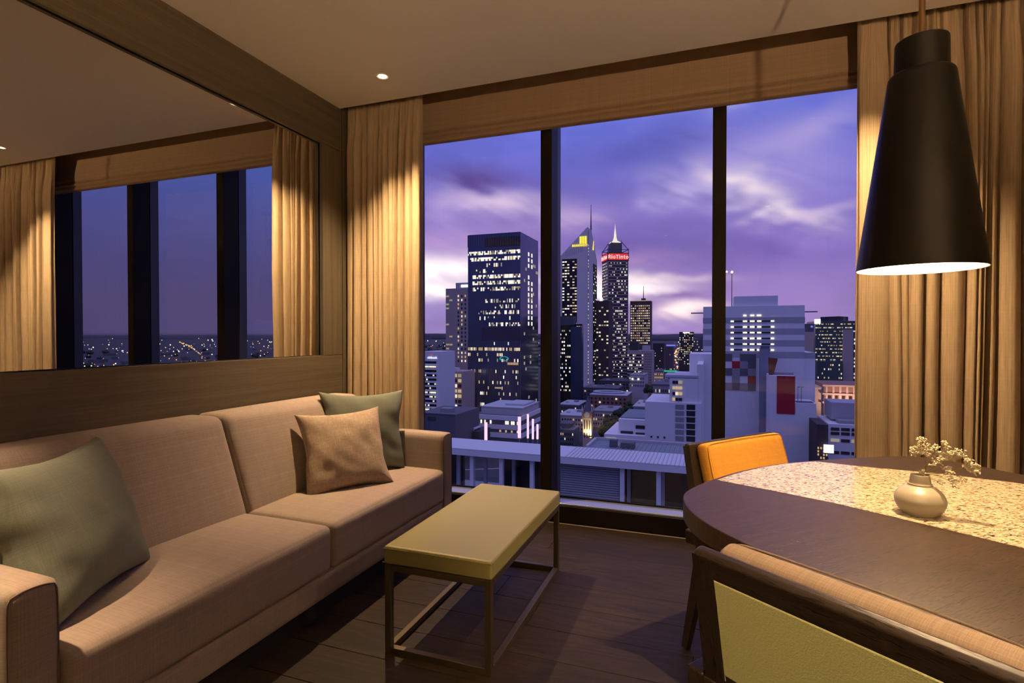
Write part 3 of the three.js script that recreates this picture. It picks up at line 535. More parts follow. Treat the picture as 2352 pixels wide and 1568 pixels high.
// the point at distance D from the window wall's parallel through the eye
const at = (u, v, D) => { const d = rayOf(u, v); return EYE.clone().addScaledVector(d, -D / d.z); };
const depthAt = (X, u) => { const d = rayOf(u, 767); return -(X - EYE.x) / d.x * d.z; };
const C = {
  white: matte(0.82, 0.8, 0.82), pale: matte(0.5, 0.48, 0.5), grey: matte(0.3, 0.3, 0.32), band: matte(0.42, 0.42, 0.46), dark: matte(0.05, 0.05, 0.06), slate: matte(0.12, 0.12, 0.15), tan: matte(0.5, 0.4, 0.36), brick: matte(0.3, 0.16, 0.12), sand: matte(0.55, 0.42, 0.33), red: matte(0.42, 0.015, 0.03), rust: matte(0.2, 0.06, 0.03),
  roofBlue: matte(0.5, 0.53, 0.58), roofTeal: matte(0.2, 0.26, 0.29), asphalt: matte(0.035, 0.035, 0.042), leaf: matte(0.03, 0.045, 0.02), steel: matte(0.16, 0.15, 0.17),
  blueGlass: std({ color: rgb(0.10, 0.13, 0.22), roughness: 0.18, metalness: 0.7 }), blackGlass: std({ color: rgb(0.012, 0.014, 0.02), roughness: 0.2 }), greenGlass: std({ color: rgb(0.05, 0.09, 0.1), roughness: 0.25 }), pane: std({ color: rgb(0.02, 0.022, 0.03), roughness: 0.25 }),
};
const LIT = [glow(1, 0.86, 0.66, 0.95), glow(1, 0.92, 0.8, 1.25), glow(1, 0.72, 0.42, 0.55), glow(0.9, 0.95, 1, 0.9), glow(1, 0.62, 0.28, 0.6), glow(1, 0.84, 0.64, 0.32)];
const GLOW = { amber: glow(1, 0.5, 0.16, 1.6), white: glow(1, 0.95, 0.86, 2.0), cool: glow(0.85, 0.92, 1, 1.6), yellow: glow(1, 0.85, 0.08, 1.1), red: glow(1, 0.05, 0.06, 0.75), redText: glow(1, 0.6, 0.6, 1.2), pink: glow(1, 0.68, 0.9, 1.15), cyan: glow(0.05, 0.75, 1, 0.7), green: glow(0.05, 0.8, 0.35, 0.6), blue: glow(0.2, 0.25, 1, 0.9), signWhite: glow(0.85, 0.9, 1, 1.5) };
const font = await new FontLoader().loadAsync('fonts/droid/droid_sans_bold.typeface.json');
const letters = (text, size, depth = 0.2) => { const g = new TextGeometry(text, { font, size, depth, curveSegments: 3, bevelEnabled: false }); g.computeBoundingBox(); const b = g.boundingBox; return g.translate(-(b.min.x + b.max.x) / 2, -(b.min.y + b.max.y) / 2, 0); };

// a block with its front parallel to the window: left and right edge, top (pixel row at uRef) and distance
function block(name, label, D, u0, u1, vTop, opts = {}) {
  const X0 = at(u0, 767, D).x, X1 = at(u1, 767, D).x, top = at(opts.uRef ?? (u0 + u1) / 2, vTop, D).y, bottom = opts.bottom ?? STREET;
  const deep = opts.uSide ? depthAt(X1, opts.uSide) - D : opts.deep ?? 25, w = X1 - X0, h = top - bottom;
  const g = thing(name, label, 'building', [(X0 + X1) / 2, bottom, EYE.z - D - deep / 2], 0, opts.group);
  Object.assign(g, { w, h, deep, D, X0, X1, bottom });
  if (opts.mat !== null) part(g, 'wall', box(w, h, deep, 0, h / 2, 0), opts.mat ?? C.grey);
  g.lx = (u, d = D) => at(u, 767, d).x - g.position.x; g.ly = (u, v, d = D) => at(u, v, d).y - bottom;
  return g;
}
// rows and columns of windows on a face; pick(c, r) gives a material or null
function grid(g, face, x0, x1, y0, y1, cols, rows, fx, fy, pick, alone = false, name = 'window', proud = 0.34) {
  const cw = (x1 - x0) / cols, rh = (y1 - y0) / rows, byMat = new Map();
  const sz = [cw * fx, rh * fy], shared = face === 'front' ? new THREE.BoxGeometry(sz[0], sz[1], 0.3) : new THREE.BoxGeometry(0.3, sz[1], sz[0]);
  for (let r = 0; r < rows; r++) for (let c = 0; c < cols; c++) {
    const m = pick(c, r); if (!m) continue;
    const a = x0 + (c + 0.5) * cw, y = y1 - (r + 0.5) * rh;
    const p = face === 'front' ? [a, y, g.deep / 2 + proud - 0.15] : face === 'right' ? [g.w / 2 + proud - 0.15, y, a] : [-g.w / 2 - proud + 0.15, y, a];
    if (alone) part(g, name, shared, m, p);
    else { if (!byMat.has(m)) byMat.set(m, []); byMat.get(m).push(shared.clone().translate(...p)); }
  }
  for (const [m, list] of byMat) stuff(part(g, name, mergeGeometries(list), m));
}
const some = (p, lit = [0, 1, 2, 5], dark = null) => () => (rnd() < p ? LIT[lit[Math.floor(rnd() * lit.length)]] : dark);
function slabs(g, face, x0, x1, y0, y1, rows, share, mat, name = 'spandrel', proud = 0.25) {
  const rh = (y1 - y0) / rows;
  for (let r = 0; r < rows; r++) {
    const y = y1 - (r + 0.5) * rh;
    if (face === 'front') part(g, name, box(x1 - x0, rh * share, 0.5), mat, [(x0 + x1) / 2, y, g.deep / 2 + proud - 0.25]);
    else part(g, name, box(0.5, rh * share, x1 - x0), mat, [g.w / 2 + proud - 0.25, y, (x0 + x1) / 2]);
  }
}
const fins = (g, x0, x1, y0, y1, n, t, mat, name = 'mullion', proud = 0.3) => { const l = []; for (let k = 0; k <= n; k++) l.push(box(t, y1 - y0, 0.4, x0 + (x1 - x0) * k / n, (y0 + y1) / 2, g.deep / 2 + proud - 0.2)); stuff(part(g, name, mergeGeometries(l), mat)); };

{ // ground
  const g = struct('ground', 'dark city ground far below the window', 'ground');
  part(g, 'street_level', box(60000, 1, 40000, 0, STREET - 0.5, -19900), C.asphalt);
}
reseed(900);
{ // glass tower in the left pane
  const g = block('office_tower', 'tall dark blue glass office tower with bright lit floors in the left pane', 400, 1075, 1195, 540, { uRef: 1075, uSide: 1236, mat: C.blueGlass });
  const y = (v) => g.ly(1075, v), hw = g.w / 2, P = (y(600) - y(613.4));
  part(g, 'plant_screen', box(g.w * 0.66, y(546) - y(567), 0.4), matte(0.05, 0.03, 0.035), [hw - g.w * 0.335, (y(549) + y(570)) / 2, g.deep / 2]);
  part(g, 'plant_screen', box(g.w * 0.72, y(752) - y(780), 0.4), matte(0.06, 0.05, 0.08), [hw - g.w * 0.365, (y(752) + y(780)) / 2, g.deep / 2]);
  fins(g, -hw, hw, y(568), y(541), 22, 0.35, C.slate); fins(g, -hw, hw, y(1010), y(782), 34, 0.3, C.steel);
  const rowsA = [[583, 0, 1, 0.97], [597, 0, 1, 0.95], [611, 0.36, 0.66, 0.35], [624, 0.05, 0.6, 0.25], [637, 0.08, 1, 0.97], [651, 0.08, 1, 0.97], [665, 0.08, 1, 0.7], [692, 0.35, 1, 0.6], [705, 0.5, 0.95, 0.6], [718, 0.2, 1, 0.75], [731, 0.15, 0.9, 0.15], [745, 0.4, 1, 0.75]];
  const cols = 44, cw = g.w / cols, hgt = P * 0.62, geo = box(cw * 0.88, hgt, 0.3), half = box(cw * 0.88, hgt * 0.45, 0.3);
  for (const [v, a, b, p] of rowsA) for (let c = 0; c < cols; c++) { const f = (c + 0.5) / cols; if (f < a || f > b || rnd() > p) continue; const small = rnd() < 0.45; part(g, 'window', small ? half : geo, LIT[p > 0.8 ? [1, 1, 0, 5][Math.floor(rnd() * 4)] : [0, 5, 5, 1][Math.floor(rnd() * 4)]], [-hw + (c + 0.5) * cw, y(v) + (small ? hgt * (rnd() < 0.5 ? 0.25 : -0.25) : 0), g.deep / 2 + 0.05]); }
  grid(g, 'front', -hw, hw, y(970), y(782), 34, 15, 0.62, 0.55, (c, r) => (r % 2 === 1 || rnd() < 0.2 ? some(r === 1 ? 0.75 : 0.3, [0, 2, 5, 4, 1])() : null));
  for (let k = 0; k < 14; k++) { const a = k / 14 * 6.28; part(g, 'neon_sign', new THREE.SphereGeometry(0.42, 8, 6), GLOW.cyan, [hw * 0.4 + Math.cos(a) * 3.4, y(822) + Math.sin(a) * 1.6, g.deep / 2 + 0.4]); }
  part(g, 'window', box(9, 1.9, 0.3), LIT[4], [hw * 0.72, y(833), g.deep / 2 + 0.05]);
  part(g, 'window', box(7, 1.2, 0.3), LIT[2], [hw * 0.2, y(888), g.deep / 2 + 0.05]);
  for (const f of [0.44, 0.62]) for (let r = 0; r < 13; r++) if (!(r === 3 || (f > 0.5 && r === 4))) part(g, 'window', box(0.3, P * 0.66, g.deep * 0.055), LIT[1], [hw + 0.05, y(582 + r * 13.4), g.deep / 2 - g.deep * f]);
  grid(g, 'right', -g.deep / 2, g.deep / 2, y(960), y(585), 12, 28, 0.6, 0.5, some(0.08, [5]));
}
{ // pointed tower with a yellow sign
  const D = 650, g = block('pointed_tower', 'pale tower with a slanting pointed top, yellow rooftop sign and mast', D, 1285, 1350, 590, { uSide: 1371, uRef: 1285, mat: null });
  const hw = g.w / 2, hd = g.deep / 2, eave = g.h, ap = g.ly(1350, 522), zr = hd - (depthAt(g.X1, 1358) - D), pts = [];
  for (const x of [-hw, hw]) for (const z of [-hd, hd]) { pts.push(V(x, 0, z), V(x, eave, z)); }
  pts.push(V(hw, ap, hd), V(hw, ap, zr), V(hw - 1.2, ap, hd), V(hw - 1.2, ap, zr));
  part(g, 'wall', new ConvexGeometry(pts), matte(0.82, 0.74, 0.72));
  const y = (v) => g.ly(1300, v), lx = (u) => g.lx(u);
  part(g, 'glazing', box(lx(1325) - lx(1291), y(595) - y(880), 0.4), C.blackGlass, [(lx(1325) + lx(1291)) / 2, (y(595) + y(880)) / 2, hd]);
  grid(g, 'front', lx(1291), lx(1308), y(880), y(598), 3, 42, 0.8, 0.42, some(0.5, [0, 5, 1])); grid(g, 'front', lx(1309), lx(1325), y(880), y(598), 3, 42, 0.86, 0.42, some(0.55, [0, 5, 2]));
  part(g, 'glazing', box(0.5, y(600) - y(880), g.deep * 0.42), C.blackGlass, [hw, (y(600) + y(880)) / 2, -hd * 0.5]);
  grid(g, 'right', -hd * 0.95, -hd * 0.1, y(880), y(604), 4, 40, 0.7, 0.42, some(0.4, [0, 5, 3]));
  part(g, 'stair_slot', box(0.7, y(532) - y(880), 1.6), C.dark, [hw - 0.2, (y(532) + y(880)) / 2, hd - 2.0]);
  grid(g, 'right', hd - 2.7, hd - 1.3, y(880), y(562), 1, 46, 0.9, 0.5, some(0.75, [1, 0]));
  for (let k = 0; k < 9; k++) part(g, 'rib', box(0.35, 7.5 + k * 0.3, 0.4), C.band, [lx(1300 + k * 4.6), eave + 3.2 + k * 0.9, hd + 0.1]);
  const sgn = part(g, 'yellow_sign', box(lx(1347) - lx(1331), 8.8, 0.5), GLOW.yellow, [(lx(1347) + lx(1331)) / 2, g.ly(1340, 551), hd + 0.2], 'glowing yellow square sign');
  for (const f of [-1, 1]) part(sgn, 'sign_rib', box(0.3, 8.8, 0.6), C.brick, [f * 1.4, 0, 0]);
  part(g, 'sign_lettering', letters('BANKWEST', 2.6, 0.5), GLOW.yellow, [lx(1331.5), g.ly(1331, 563.5), hd + 0.2], 'yellow lit lettering');
  part(g, 'yellow_sign', new THREE.ExtrudeGeometry(new THREE.Shape([[0, 0], [-6, 0], [-1.6, 9], [0, 12]].map((q) => new THREE.Vector2(...q))), { depth: 0.5, bevelEnabled: false }).rotateY(Math.PI / 2).translate(hw + 0.1, g.ly(1350, 566), -hd * 0.15), GLOW.yellow);
  const mast = part(g, 'mast', new THREE.CylinderGeometry(0.25, 0.9, 31, 8), C.slate, [hw - 0.6, ap + 15.5, zr]);
  for (const k of [0.1, 0.3, 0.5]) part(mast, 'mast_collar', new THREE.CylinderGeometry(1.0 - k, 1.0 - k, 1, 8), C.slate, [0, -13 + k * 26, 0]);
  part(mast, 'beacon_lamp', new THREE.SphereGeometry(0.7, 10, 8), GLOW.red, [0, 15.8, 0]);
}
{ // banded tower turned to the street
  const D = 750, p = at(1407, 767, D), top = at(1407, 598, D).y, s = 29, h = top - STREET, turn = -0.16 + Math.PI * 0.195;
  const g = thing('banded_tower', 'tall banded office tower with a red lit sign band and white lit spire', 'building', [p.x, STREET, p.z - 19], turn); Object.assign(g, { w: s, deep: s, h, bottom: STREET });
  part(g, 'wall', box(s, h, s, 0, h / 2, 0), C.pale.clone()); g.children[0].material.color.setRGB(0.34, 0.29, 0.28);
  const hs = s / 2, rows = 48, rh = 4.1;
  for (const turned of [0, -1]) {
    const f = turned ? 'left' : 'front';
    for (let r = 0; r < rows; r++) {
      const y = h - 3 - r * rh, m = box(turned ? 0.4 : s * 0.92, rh * 0.42, turned ? s * 0.92 : 0.4);
      part(g, 'window_band', m, C.blackGlass, turned ? [-hs, y, 0] : [0, y, hs]);
    }
    grid(g, f, -hs * 0.9, hs * 0.9, h - 3 - (rows - 0.5) * rh, h - 3 + rh * 0.5, 12, rows, 0.8, 0.36, (c, r) => (rnd() < (r > 20 && r < 30 ? 0.5 : 0.36) ? LIT[[0, 1, 5, 2][Math.floor(rnd() * 4)]] : null), false, 'window', 0.3);
  }
  part(g, 'sign_band', box(s + 0.8, 11, s + 0.8, 0, h + 5.5, 0), C.dark);
  for (const a of [0, -Math.PI / 2]) {
    const panel = part(g, 'red_sign', box(s * 0.94, 8.6, 0.4), GLOW.red, [a ? -hs - 0.5 : 0, h + 5.6, a ? 0 : hs + 0.5], 'red glowing sign panel'); panel.rotation.y = a;
    part(panel, 'sign_lettering', letters('RioTinto', 5.2, 0.3), GLOW.redText, [0, 0, 0.4], 'glowing lettering');
  }
  part(g, 'cap', box(15, 15, 15, 0, h + 18.5, 0), C.steel);
  for (const [x, z] of [[-1, -1], [-1, 1], [1, -1], [1, 1]]) { part(g, 'crown_strut', bar([x * hs, h + 15, z * hs], [x * 6, h + 29, z * 6], 0.7, 0.7), C.slate); part(g, 'crown_post', box(0.8, 7, 0.8, x * hs, h + 13, z * hs), C.slate); }
  for (const k of [-1, 1]) { part(g, 'crown_beam', box(s, 0.7, 0.7, 0, h + 15.5, k * hs), C.slate); part(g, 'crown_beam', box(0.7, 0.7, s, k * hs, h + 15.5, 0), C.slate); }
  part(g, 'glowing_spire', new THREE.LatheGeometry([[9, 0], [7, 1.6], [3.4, 3.6], [2.0, 8], [1.4, 14], [0.5, 22], [0.1, 27]].map((q) => new THREE.Vector2(...q)), 12).translate(0, h + 26, 0), glow(1, 0.92, 0.8, 0.95), null, 'white spire with floodlighting put in as its own glow');  // the spire itself glows in place of floodlight falling on it
}
{ // amber-windowed tower beyond
  const g = block('apartment_tower', 'broad tower with rows of amber windows right of the red sign tower', 820, 1448, 1493, 690, { deep: 30, mat: matte(0.12, 0.1, 0.1) });
  grid(g, 'front', -g.w / 2, g.w / 2, g.h - 64, g.h - 6, 10, 16, 0.62, 0.5, some(0.82, [2, 4, 5, 0]));
  part(g, 'cornice_lamp', box(g.w + 1, 0.9, 1, 0, g.h - 0.2, g.deep / 2), LIT[2]); part(g, 'antenna', new THREE.CylinderGeometry(0.3, 0.8, 22, 6), C.slate, [3, g.h + 11, 0]); part(g, 'plant_room', box(6, 4, 6, 3, g.h + 2, 0), C.slate);
  fins(g, -g.w / 2, g.w / 2, 0, g.h, 10, 1.0, matte(0.16, 0.13, 0.12));
}
{ // stepped dark block at the foot of the pointed tower
  const g = block('office_block', 'dark glass office block with two white rooftop signs beside the first mullion', 480, 1277, 1337, 744, { uSide: 1340, mat: C.blackGlass }), hw = g.w / 2;
  grid(g, 'front', -hw, hw, g.ly(1300, 900), g.h - 1, 14, 18, 0.66, 0.45, some(0.4, [0, 5, 3, 1])); part(g, 'corner_glazing', box(g.w * 0.42, g.h * 0.98, 0.5, hw - g.w * 0.21, g.h * 0.48, g.deep / 2 + 0.3), C.blueGlass);
  part(g, 'plant_room', box(g.w * 0.6, 8, 10, -hw * 0.2, g.h + 3, 0), C.slate);
  part(g, 'roof_sign', box(4.6, 3, 0.6), GLOW.signWhite, [g.lx(1286), g.ly(1286, 735), g.deep / 2], 'white lit rooftop sign'); part(g, 'roof_sign', box(5, 3, 0.6), GLOW.signWhite, [g.lx(1309), g.ly(1309, 732), g.deep / 2], 'white lit rooftop sign'); part(g, 'roof_sign', box(1.2, 3.4, 0.6), GLOW.red, [g.lx(1301.5), g.ly(1302, 731), g.deep / 2]);
}
{
  const g = block('dark_tower', 'narrow dark tower squeezed between the two tallest towers', 690, 1369, 1398, 690, { deep: 30, mat: matte(0.07, 0.055, 0.06) });
  grid(g, 'front', -g.w / 2, g.w / 2, g.h - 110, g.h - 2, 5, 24, 0.7, 0.4, some(0.28, [0, 5])); part(g, 'roof_sign', box(4, 4, 1), GLOW.signWhite, [-g.w * 0.1, g.h + 1.5, g.deep / 2]);
}
{
  const g = block('concrete_block', 'pale concrete office block stepping down in front of the red sign tower', 560, 1441, 1497, 805, { uSide: 1503, mat: C.tan }), hw = g.w / 2;
  slabs(g, 'front', -hw, g.lx(1478), g.ly(1460, 880), g.h - 3, 9, 0.45, C.blackGlass, 'window_band', 0.15); grid(g, 'front', -hw, g.lx(1478), g.ly(1460, 880), g.h - 3, 9, 9, 0.8, 0.4, some(0.4, [1, 0, 5]));
  grid(g, 'front', g.lx(1480), hw, g.ly(1460, 880), g.h - 2, 5, 12, 0.3, 0.35, () => C.pane); part(g, 'plant_room', box(g.w * 0.35, 9, 12, -hw * 0.55, g.h + 4, 0), C.dark); part(g, 'plant_room', box(g.w * 0.3, 5, 10, hw * 0.45, g.h + 2.4, 0), C.pale);
}
const far = (name, label, D, u0, u1, vt, m, n, p, list) => { const g = block(name, label, D, u0, u1, vt, { deep: 25, mat: m }); grid(g, 'front', -g.w / 2, g.w / 2, g.h * 0.25, g.h - 1.5, n[0], n[1], 0.55, 0.42, some(p, list)); return g; };
{
  const g = far('hotel_tower', 'dark far tower with a white lit crown above the glowing avenue', 900, 1560, 1593, 762, C.dark, [9, 16], 0.42, [0, 2, 4, 1]); part(g, 'crown_lamp', box(10, 1.6, 1, 0, g.h - 1.2, g.deep / 2 + 0.3), GLOW.white);
  far('far_block', 'low dark far block just left of the second mullion', 950, 1593, 1618, 779, C.slate, [7, 9], 0.4, [0, 2, 5]);
  far('far_block', 'dark block with blue rooftop sign near the glowing avenue', 830, 1524, 1546, 795, matte(0.14, 0.1, 0.12), [8, 8], 0.1, [5, 0]).children.length;
  far('far_block', 'black block between the concrete office block and the avenue', 720, 1500, 1525, 788, C.dark, [7, 12], 0.15, [2, 5]);
}
{ // buildings at the left edge of the left pane
  const a = block('concrete_tower', 'beige concrete tower with small square windows left of the blue tower', 520, 1024, 1076, 662, { mat: C.tan, deep: 30 }), hw = a.w / 2;
  part(a, 'roof_house', box(a.w * 0.62, 6, 12, hw * 0.4, a.h + 3, 6), C.pale); part(a, 'roof_sign', box(a.w * 0.36, 2.6, 0.6), GLOW.signWhite, [hw * 0.62, a.h + 2.5, 12.4]);
  grid(a, 'front', a.lx(1049), a.lx(1073), a.h - 78, a.h - 6, 3, 17, 0.34, 0.5, () => (rnd() < 0.4 ? LIT[[0, 2, 4][Math.floor(rnd() * 3)]] : C.pane)); grid(a, 'front', -hw, a.lx(1040), a.h - 78, a.h - 6, 2, 17, 0.85, 0.4, (c, r) => (rnd() < 0.35 ? LIT[5] : null));
  const b = block('white_tower', 'white banded office tower with a lit sign at the left edge of the window', 330, 968, 1012, 807, { mat: C.white, deep: 22, uRef: 990 }), bw = b.w / 2, xr = b.lx(1002);
  slabs(b, 'front', -bw, xr, b.ly(990, 945), b.ly(990, 827), 12, 0.5, C.blackGlass, 'window_band', 0.2);
  for (let r = 0; r < 12; r++) { const p = [0.0, 0.95, 0.05, 0.2, 0.3, 0.4, 0.2, 0.8, 0.2, 0.25, 0.3, 0.8][r], y0 = b.ly(990, 945), y1 = b.ly(990, 827), rh = (y1 - y0) / 12, w = (xr + bw) / 9; for (let c = 0; c < 9; c++) if (rnd() < p) part(b, 'window', box(w * 0.8, rh * 0.34, 0.3), LIT[[0, 1][Math.floor(rnd() * 2)]], [-bw + (c + 0.5) * w, y1 - (r + 0.5) * rh, b.deep / 2 + 0.5]); }
  part(b, 'sign_lettering', letters('citibank', 1.35, 0.3), glow(0.55, 0.6, 1, 1.6), [b.lx(993), b.ly(993, 821), b.deep / 2 + 0.1], 'lit white lettering'); part(b, 'sign_arc', new THREE.TorusGeometry(0.8, 0.16, 6, 16, Math.PI).translate(b.lx(991), b.ly(991, 817), b.deep / 2 + 0.2), GLOW.red);
  const c = block('window_grid_block', 'tan office block with a grid of lit windows behind the white tower', 360, 1030, 1062, 853, { mat: C.tan, deep: 22 }); grid(c, 'front', -c.w / 2 + 0.4, c.w / 2 - 0.4, c.ly(1045, 962), c.h - 1, 3, 9, 0.74, 0.62, () => (rnd() < 0.6 ? LIT[[0, 2, 5, 1][Math.floor(rnd() * 4)]] : C.pane), true); part(c, 'plant_room', box(4, 2.6, 5, -1, c.h + 1.3, 8), C.white);
  const d = block('blank_block', 'plain brown block tucked beside the white tower', 380, 1011, 1031, 862, { mat: C.tan, deep: 20 }); grid(d, 'front', -d.w / 2, d.w / 2, d.h - 9, d.h - 1, 2, 2, 0.5, 0.6, some(0.3, [0], C.pane));
  const e = block('slim_sign_block', 'slim pale block with a white lit sign at the foot of the blue tower', 386, 1067, 1076, 855, { mat: C.pale, deep: 12 }); grid(e, 'front', -e.w / 2, e.w / 2, e.ly(1070, 960), e.h - 6, 1, 11, 0.8, 0.5, some(0.4, [1], C.pane)); part(e, 'roof_sign', box(5.6, 2.6, 0.5), GLOW.signWhite, [1.2, e.h - 1, e.deep / 2 + 0.3]);
  const f = block('dark_roof_block', 'low dark block with rooftop plant at the lower left of the window', 250, 958, 1046, 950, { mat: C.slate, deep: 30 }); part(f, 'roof_plant', box(6, 2, 5, 2, f.h + 1, 6), C.grey); part(f, 'louvre', box(4.6, 2, 0.3), C.dark, [-2.6, f.h - 2.6, f.deep / 2]); part(f, 'parapet', box(f.w, 0.6, 0.6, 0, f.h + 0.3, f.deep / 2), C.grey);
}
{ // white complex with light columns
  const g = block('civic_building', 'low white banded building with a blue roof and pink light columns', 300, 1082, 1196, 955, { uSide: 1243, mat: C.slate }), hw = g.w / 2, hd = g.deep / 2;
  const y = (v) => g.ly(1130, v);
  for (const [a, b] of [[953, 963], [974, 984], [992, 1003]]) { part(g, 'spandrel', box(g.w + 1, y(a) - y(b), 0.8), C.white, [0, (y(a) + y(b)) / 2, hd]); part(g, 'spandrel', box(0.8, y(a) - y(b), g.deep), C.white, [hw, (y(a) + y(b)) / 2, 0]); }
  grid(g, 'front', -hw, hw, y(974), y(963), 26, 1, 0.8, 0.7, some(0.3, [0, 1])); grid(g, 'front', -hw, hw, y(992), y(984), 26, 1, 0.8, 0.6, some(0.3, [2, 0, 4]));
  part(g, 'roof_block', box(g.w * 0.84, 4.2, g.deep * 0.8, 1.5, g.h + 2.1, -2), C.pale); part(g, 'roof_deck', box(g.w * 0.86, 0.5, g.deep * 0.82, 1.5, g.h + 4.4, -2), C.roofBlue); part(g, 'roof_deck', box(g.w * 0.4, 1.2, g.deep * 0.5, 7, g.h + 5.2, -4), C.roofBlue);
  const poles = [[1116, 970, 1016], [1193, 957, 1005], [1212.5, 951, 1006], [1224, 962, 1008], [1234.5, 974, 1008]];
  poles.forEach(([u, v0, v1], k) => { const a = at(u, v0, 262), b = at(u, v1, 262); const t = thing('light_column', ['leftmost pink-white glowing column standing apart before the civic building', 'tallest and broadest glowing column of the right-hand group of four', 'second glowing column of the right-hand group of four', 'third glowing column of the right-hand group of four', 'shortest glowing column, next to the first mullion'][k], 'lamp', [a.x, STREET, a.z], 0, 'pink light columns'); part(t, 'lamp_tube', new THREE.CylinderGeometry(k < 2 ? 0.82 : 0.55, k < 2 ? 0.82 : 0.55, a.y - b.y, 14).translate(0, (a.y + b.y) / 2 - STREET, 0), GLOW.pink); part(t, 'pole', new THREE.CylinderGeometry(0.3, 0.3, b.y - STREET, 8).translate(0, (b.y - STREET) / 2, 0), C.grey); });
  const h = block('low_dark_roof', 'low dark building with a pale barrel roof in front of the civic building', 270, 1046, 1100, 990, { mat: C.dark, deep: 16 }); part(h, 'barrel_roof', new THREE.CylinderGeometry(6, 6, 8, 24, 1, false, -0.7, 1.4).rotateX(-Math.PI / 2).translate(0, h.h - 3.6, 2), C.roofBlue);
}
// ---- white complex on the right
{
  const D = 220, g = block('white_hall', 'big white banded building with painted squares and rows of lit slots behind the yellow chair', D, 1615, 1848, 703, { uRef: 1700, deep: 40, mat: C.white }), hd = g.deep / 2, y = (v) => g.ly(1700, v), lx = (u) => g.lx(u), hw = g.w / 2;
  part(g, 'roof_house', box(lx(1787) - lx(1686), y(680) - y(703), 14, (lx(1787) + lx(1686)) / 2, (y(680) + y(703)) / 2, hd - 8), C.white);
  for (const [a, b] of [[729, 741.5], [754.5, 767], [780.5, 793.5], [806.5, 820]]) part(g, 'grey_band', box(g.w + 0.2, y(a) - y(b), 0.3), C.band, [0, (y(a) + y(b)) / 2, hd]);
  part(g, 'lower_wing', box(lx(1874) - lx(1848), y(808) + 0, 30, (lx(1874) + lx(1848)) / 2, y(808) / 2, hd - 16), C.white); part(g, 'grey_band', box(lx(1874) - lx(1848), y(808) - y(820), 0.3), C.band, [(lx(1874) + lx(1848)) / 2, (y(808) + y(820)) / 2, hd - 1]);
  for (let r = 0; r < 7; r++) {
    const v = 724.5 + r * 13.05, y0 = y(v);
    if (r) part(g, 'window_slot', box(lx(1778) - lx(1678), 0.45, 0.3), C.blackGlass, [(lx(1778) + lx(1678)) / 2, y0, hd + 0.05]);
    for (const [a, b] of r ? [[1678, 1685.5], [1706, 1716], [1722, 1733], [1738.5, 1748.5], [1770, 1778]] : [[1707, 1714], [1723, 1732], [1738, 1748]]) part(g, 'window', box(lx(b) - lx(a), 0.56, 0.3), LIT[1], [(lx(a) + lx(b)) / 2, y0, hd + 0.15]);
  }
  // painted squares
  const sq = [['slate', 'white', 'slate', 'slate'], ['white', 'red', 'grey', 'slate'], ['slate', 'grey', 'slate', 'grey'], ['white', 'grey', 'white', 'red'], ['grey', 'slate', 'grey', 'slate']];
  sq.forEach((row, r) => row.forEach((c, k) => { if (c !== 'white') part(g, 'painted_square', box(lx(1728.5) - lx(1710.2), (y(812.5) - y(896)) / 5, 0.3), C[c], [lx(1664) + (k + 0.5) * (lx(1728.5) - lx(1710.2)), y(812.5) - (r + 0.5) * (y(812.5) - y(896)) / 5, hd + 0.1], c === 'red' ? 'red painted square' : undefined); }));
  for (const k of [-1, 1]) part(g, 'cantilever_beam', box(5, 0.4, 0.6, k * (hw + 2), y(717), hd - 3), C.slate);
  const lamp = part(g, 'roof_lamp_pole', new THREE.CylinderGeometry(0.12, 0.16, 14, 8), C.steel, [lx(1682.5), y(703) + 7 - 0.2, hd - 10]); part(lamp, 'lamp_head', new THREE.SphereGeometry(0.5, 10, 8), GLOW.white, [0, 7, 0]); part(lamp, 'lamp_head', new THREE.SphereGeometry(0.4, 10, 8), GLOW.white, [-1.9, 7.2, 0]);
  // lift tower and red-panelled block in front
  const D2 = 213, t = block('lift_tower', 'grey blue windowless lift tower in front of the big white building', D2, 1747, 1768, 799, { deep: 5, mat: matte(0.24, 0.26, 0.33) }); part(t, 'roof_rail', box(t.w, 0.7, 0.3, 0, t.h + 0.35, t.deep / 2), C.slate);
  const b = block('red_panel_block', 'white block with a tall red panel in front of the big white building', 200, 1768.5, 1876, 863, { deep: 12, mat: null, uRef: 1800 }), bw = b.w / 2, bd = b.deep / 2, yb = (v) => b.ly(1800, v), x1 = b.lx(1827);
  part(b, 'wall', span(-bw, x1, 0, b.h, -bd, bd), C.white); part(b, 'wall', span(x1, bw, 0, yb(924), -bd, bd), C.white);
  part(b, 'roof_parapet', box(x1 + bw, 0.9, 0.5, (x1 - bw) / 2, b.h + 0.4, bd - 4), C.grey); part(b, 'red_panel', box(b.lx(1827) - b.lx(1785), yb(863) - yb(950), 0.4), C.red, [(b.lx(1827) + b.lx(1785)) / 2, (yb(863) + yb(950)) / 2, bd], 'tall crimson wall panel');
  part(b, 'brown_taper', bar([b.lx(1774), yb(861), bd - 3], [b.lx(1778), yb(823), bd - 3], 1.4, 2.9, 1.2, 1.2), C.rust); part(b, 'roof_well', box(bw - x1 - 1.2, 0.3, 4, (x1 + bw) / 2, yb(923.5), bd - 3), C.slate);  // brown tapering block, narrower towards its foot
  for (const u of [1838, 1846]) { const l = part(b, 'lamp_post', new THREE.CylinderGeometry(0.07, 0.09, 5, 6), C.dark, [b.lx(u), yb(924) + 2.5, bd - 4]); part(l, 'lamp_arm', box(0.7, 0.15, 0.15), C.dark, [0.3, 2.4, 0]); }
}
